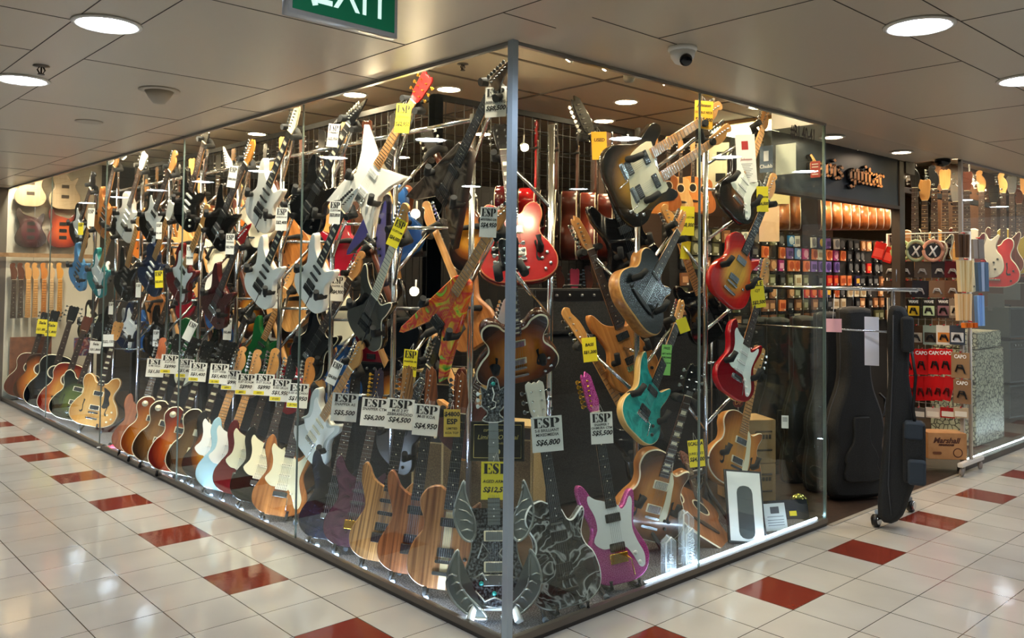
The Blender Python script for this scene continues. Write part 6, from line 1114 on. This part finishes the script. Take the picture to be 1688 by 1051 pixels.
# boxes and odd things among the left floor row
P = at(181, 741, 'z', .013); t = thing('toy_car', 'small red and white toy racing car on the left window floor', 'toy', frame(P+Vector((.05, 0, 0)), (-.8, -.6, 0)), None); obj('body', prism(crom([(-.13, .02), (-.05, .025), (0, .055), (.05, .045), (.13, .03), (.13, .015), (-.13, .012)], 2), -.03, .03, .004, mi=(0, 0, 0)), mat('c82434', .3), t); obj('rear_wing', box(.10, .13, -.05, .05, .05, .06), WHITE, t); obj('nose_wing', box(-.15, -.12, -.05, .05, .012, .02), WHITE, t)
for x in (-.08, .08):
    for y in (-.045, .045): o = obj('wheel', lathe([(.0001, -.012), (.022, -.012), (.024, 0), (.022, .012), (.0001, .012)], 12, 'y'), WHITE if x > 0 else BLACK, t); o.location = (x, y, .024)
t, w, h = board(135, 571, 24, 30, ('x', .42), swirl(['d8a8a0', 'a04a3c', '5a5a8a', 'e8d8c8'], 6), 'small flower poster among the acoustic guitars', name='poster', cat='poster')
# ------------------------------------------------------------------ end wall: bare bodies and necks
EW = 8.86; hb = at(75, 421, 'y', EW); tag(obj('hanger_board', box(-.55, .55, 0, .03, -.025, .025), wood('8a6a4a', 'a08060', 6, 6)), 'wooden board with pegs holding the row of bare necks', 'board').matrix_world = frame(Vector((.42, EW, hb.z)), (0, -1, 0))
RAWW = wood('a89070', 'b8a080', 12)
for i, (px, py, kd, m_, lb, det) in enumerate([(50, 408, 'strat', burst('5a2430', '3a141c', '1c0a10'), 'dark red bare guitar body on the end wall', 1), (103, 408, 'strat', burst('d8602c', 'a8381c', '5a140c'), 'cherry sunburst guitar body with black pickups on the end wall', 2), (50, 340, 'strat', RAWW, 'unfinished wooden guitar body at the top left of the end wall', 3), (107, 345, 'lp', RAWW, 'unfinished wooden single-cutaway body at the top of the end wall', 3)]):
    P = at(px, py, 'y', EW); t = thing('carved_blank', lb, 'guitar body', frame(P, (-.1, -1, 0), s=1.05)); obj('body', cm(('body', kd), None), [m_]*3, t); dk = mat('3a2c20', .8) if det == 3 else BLACK
    for z in ((.12, .2, .28) if det != 3 else (.15, .27)): obj('pickup' if det != 3 else 'cavity', box(-.04, .04, -.004 if det != 3 else -.001, .001, z-.02, z+.02), dk, t)
    obj('peg', tubes([[(0, .045, .3), (0, .1, .3)]], .006, 5), STEEL, t)
for i, px in enumerate((24, 36, 48, 60, 74, 86, 100)):
    P = at(px, 432, 'y', EW-.03); nm, m_ = [('dark brown', MAHOG), ('dark brown', MAHOG), ('maple', MAPLE), ('maple', MAPLE), ('orange', wood('c07030', 'd08a44')), ('pale', wood('d0a878', 'e0bc8c')), ('amber', wood('c88430', 'dca04c'))][i]
    M = frame(P+Vector((0, 0, .0)), (0, -1, 0), (0, 0, 1), 1.05) @ Matrix.Translation((0, 0, -.97)); t = thing('guitar_neck', '%s bare neck hanging from the board, %s from the left' % (nm, ordn(i)), 'guitar neck', M, 'bare necks on the end wall')
    obj('neck', cm(('neck', .77, False), lambda: neck_bm(.335, .774)), m_, t); obj('fretboard', cm(('board', .77, 'dot', True, .335), lambda: board_bm(.335, .77)), [ROSE if i in (0, 1) else m_, CHROME, CREAM], t); hs = HEADS['fender'][0]; obj('headstock', cm(('head', 'fender'), None), m_, t)
t, w, h = board(50, 600, 60, 90, ('y', EW), wood('6a3a24', '8a5234', 4, 4, .5), 'dark wooden picture board leaning at the end wall', name='board');
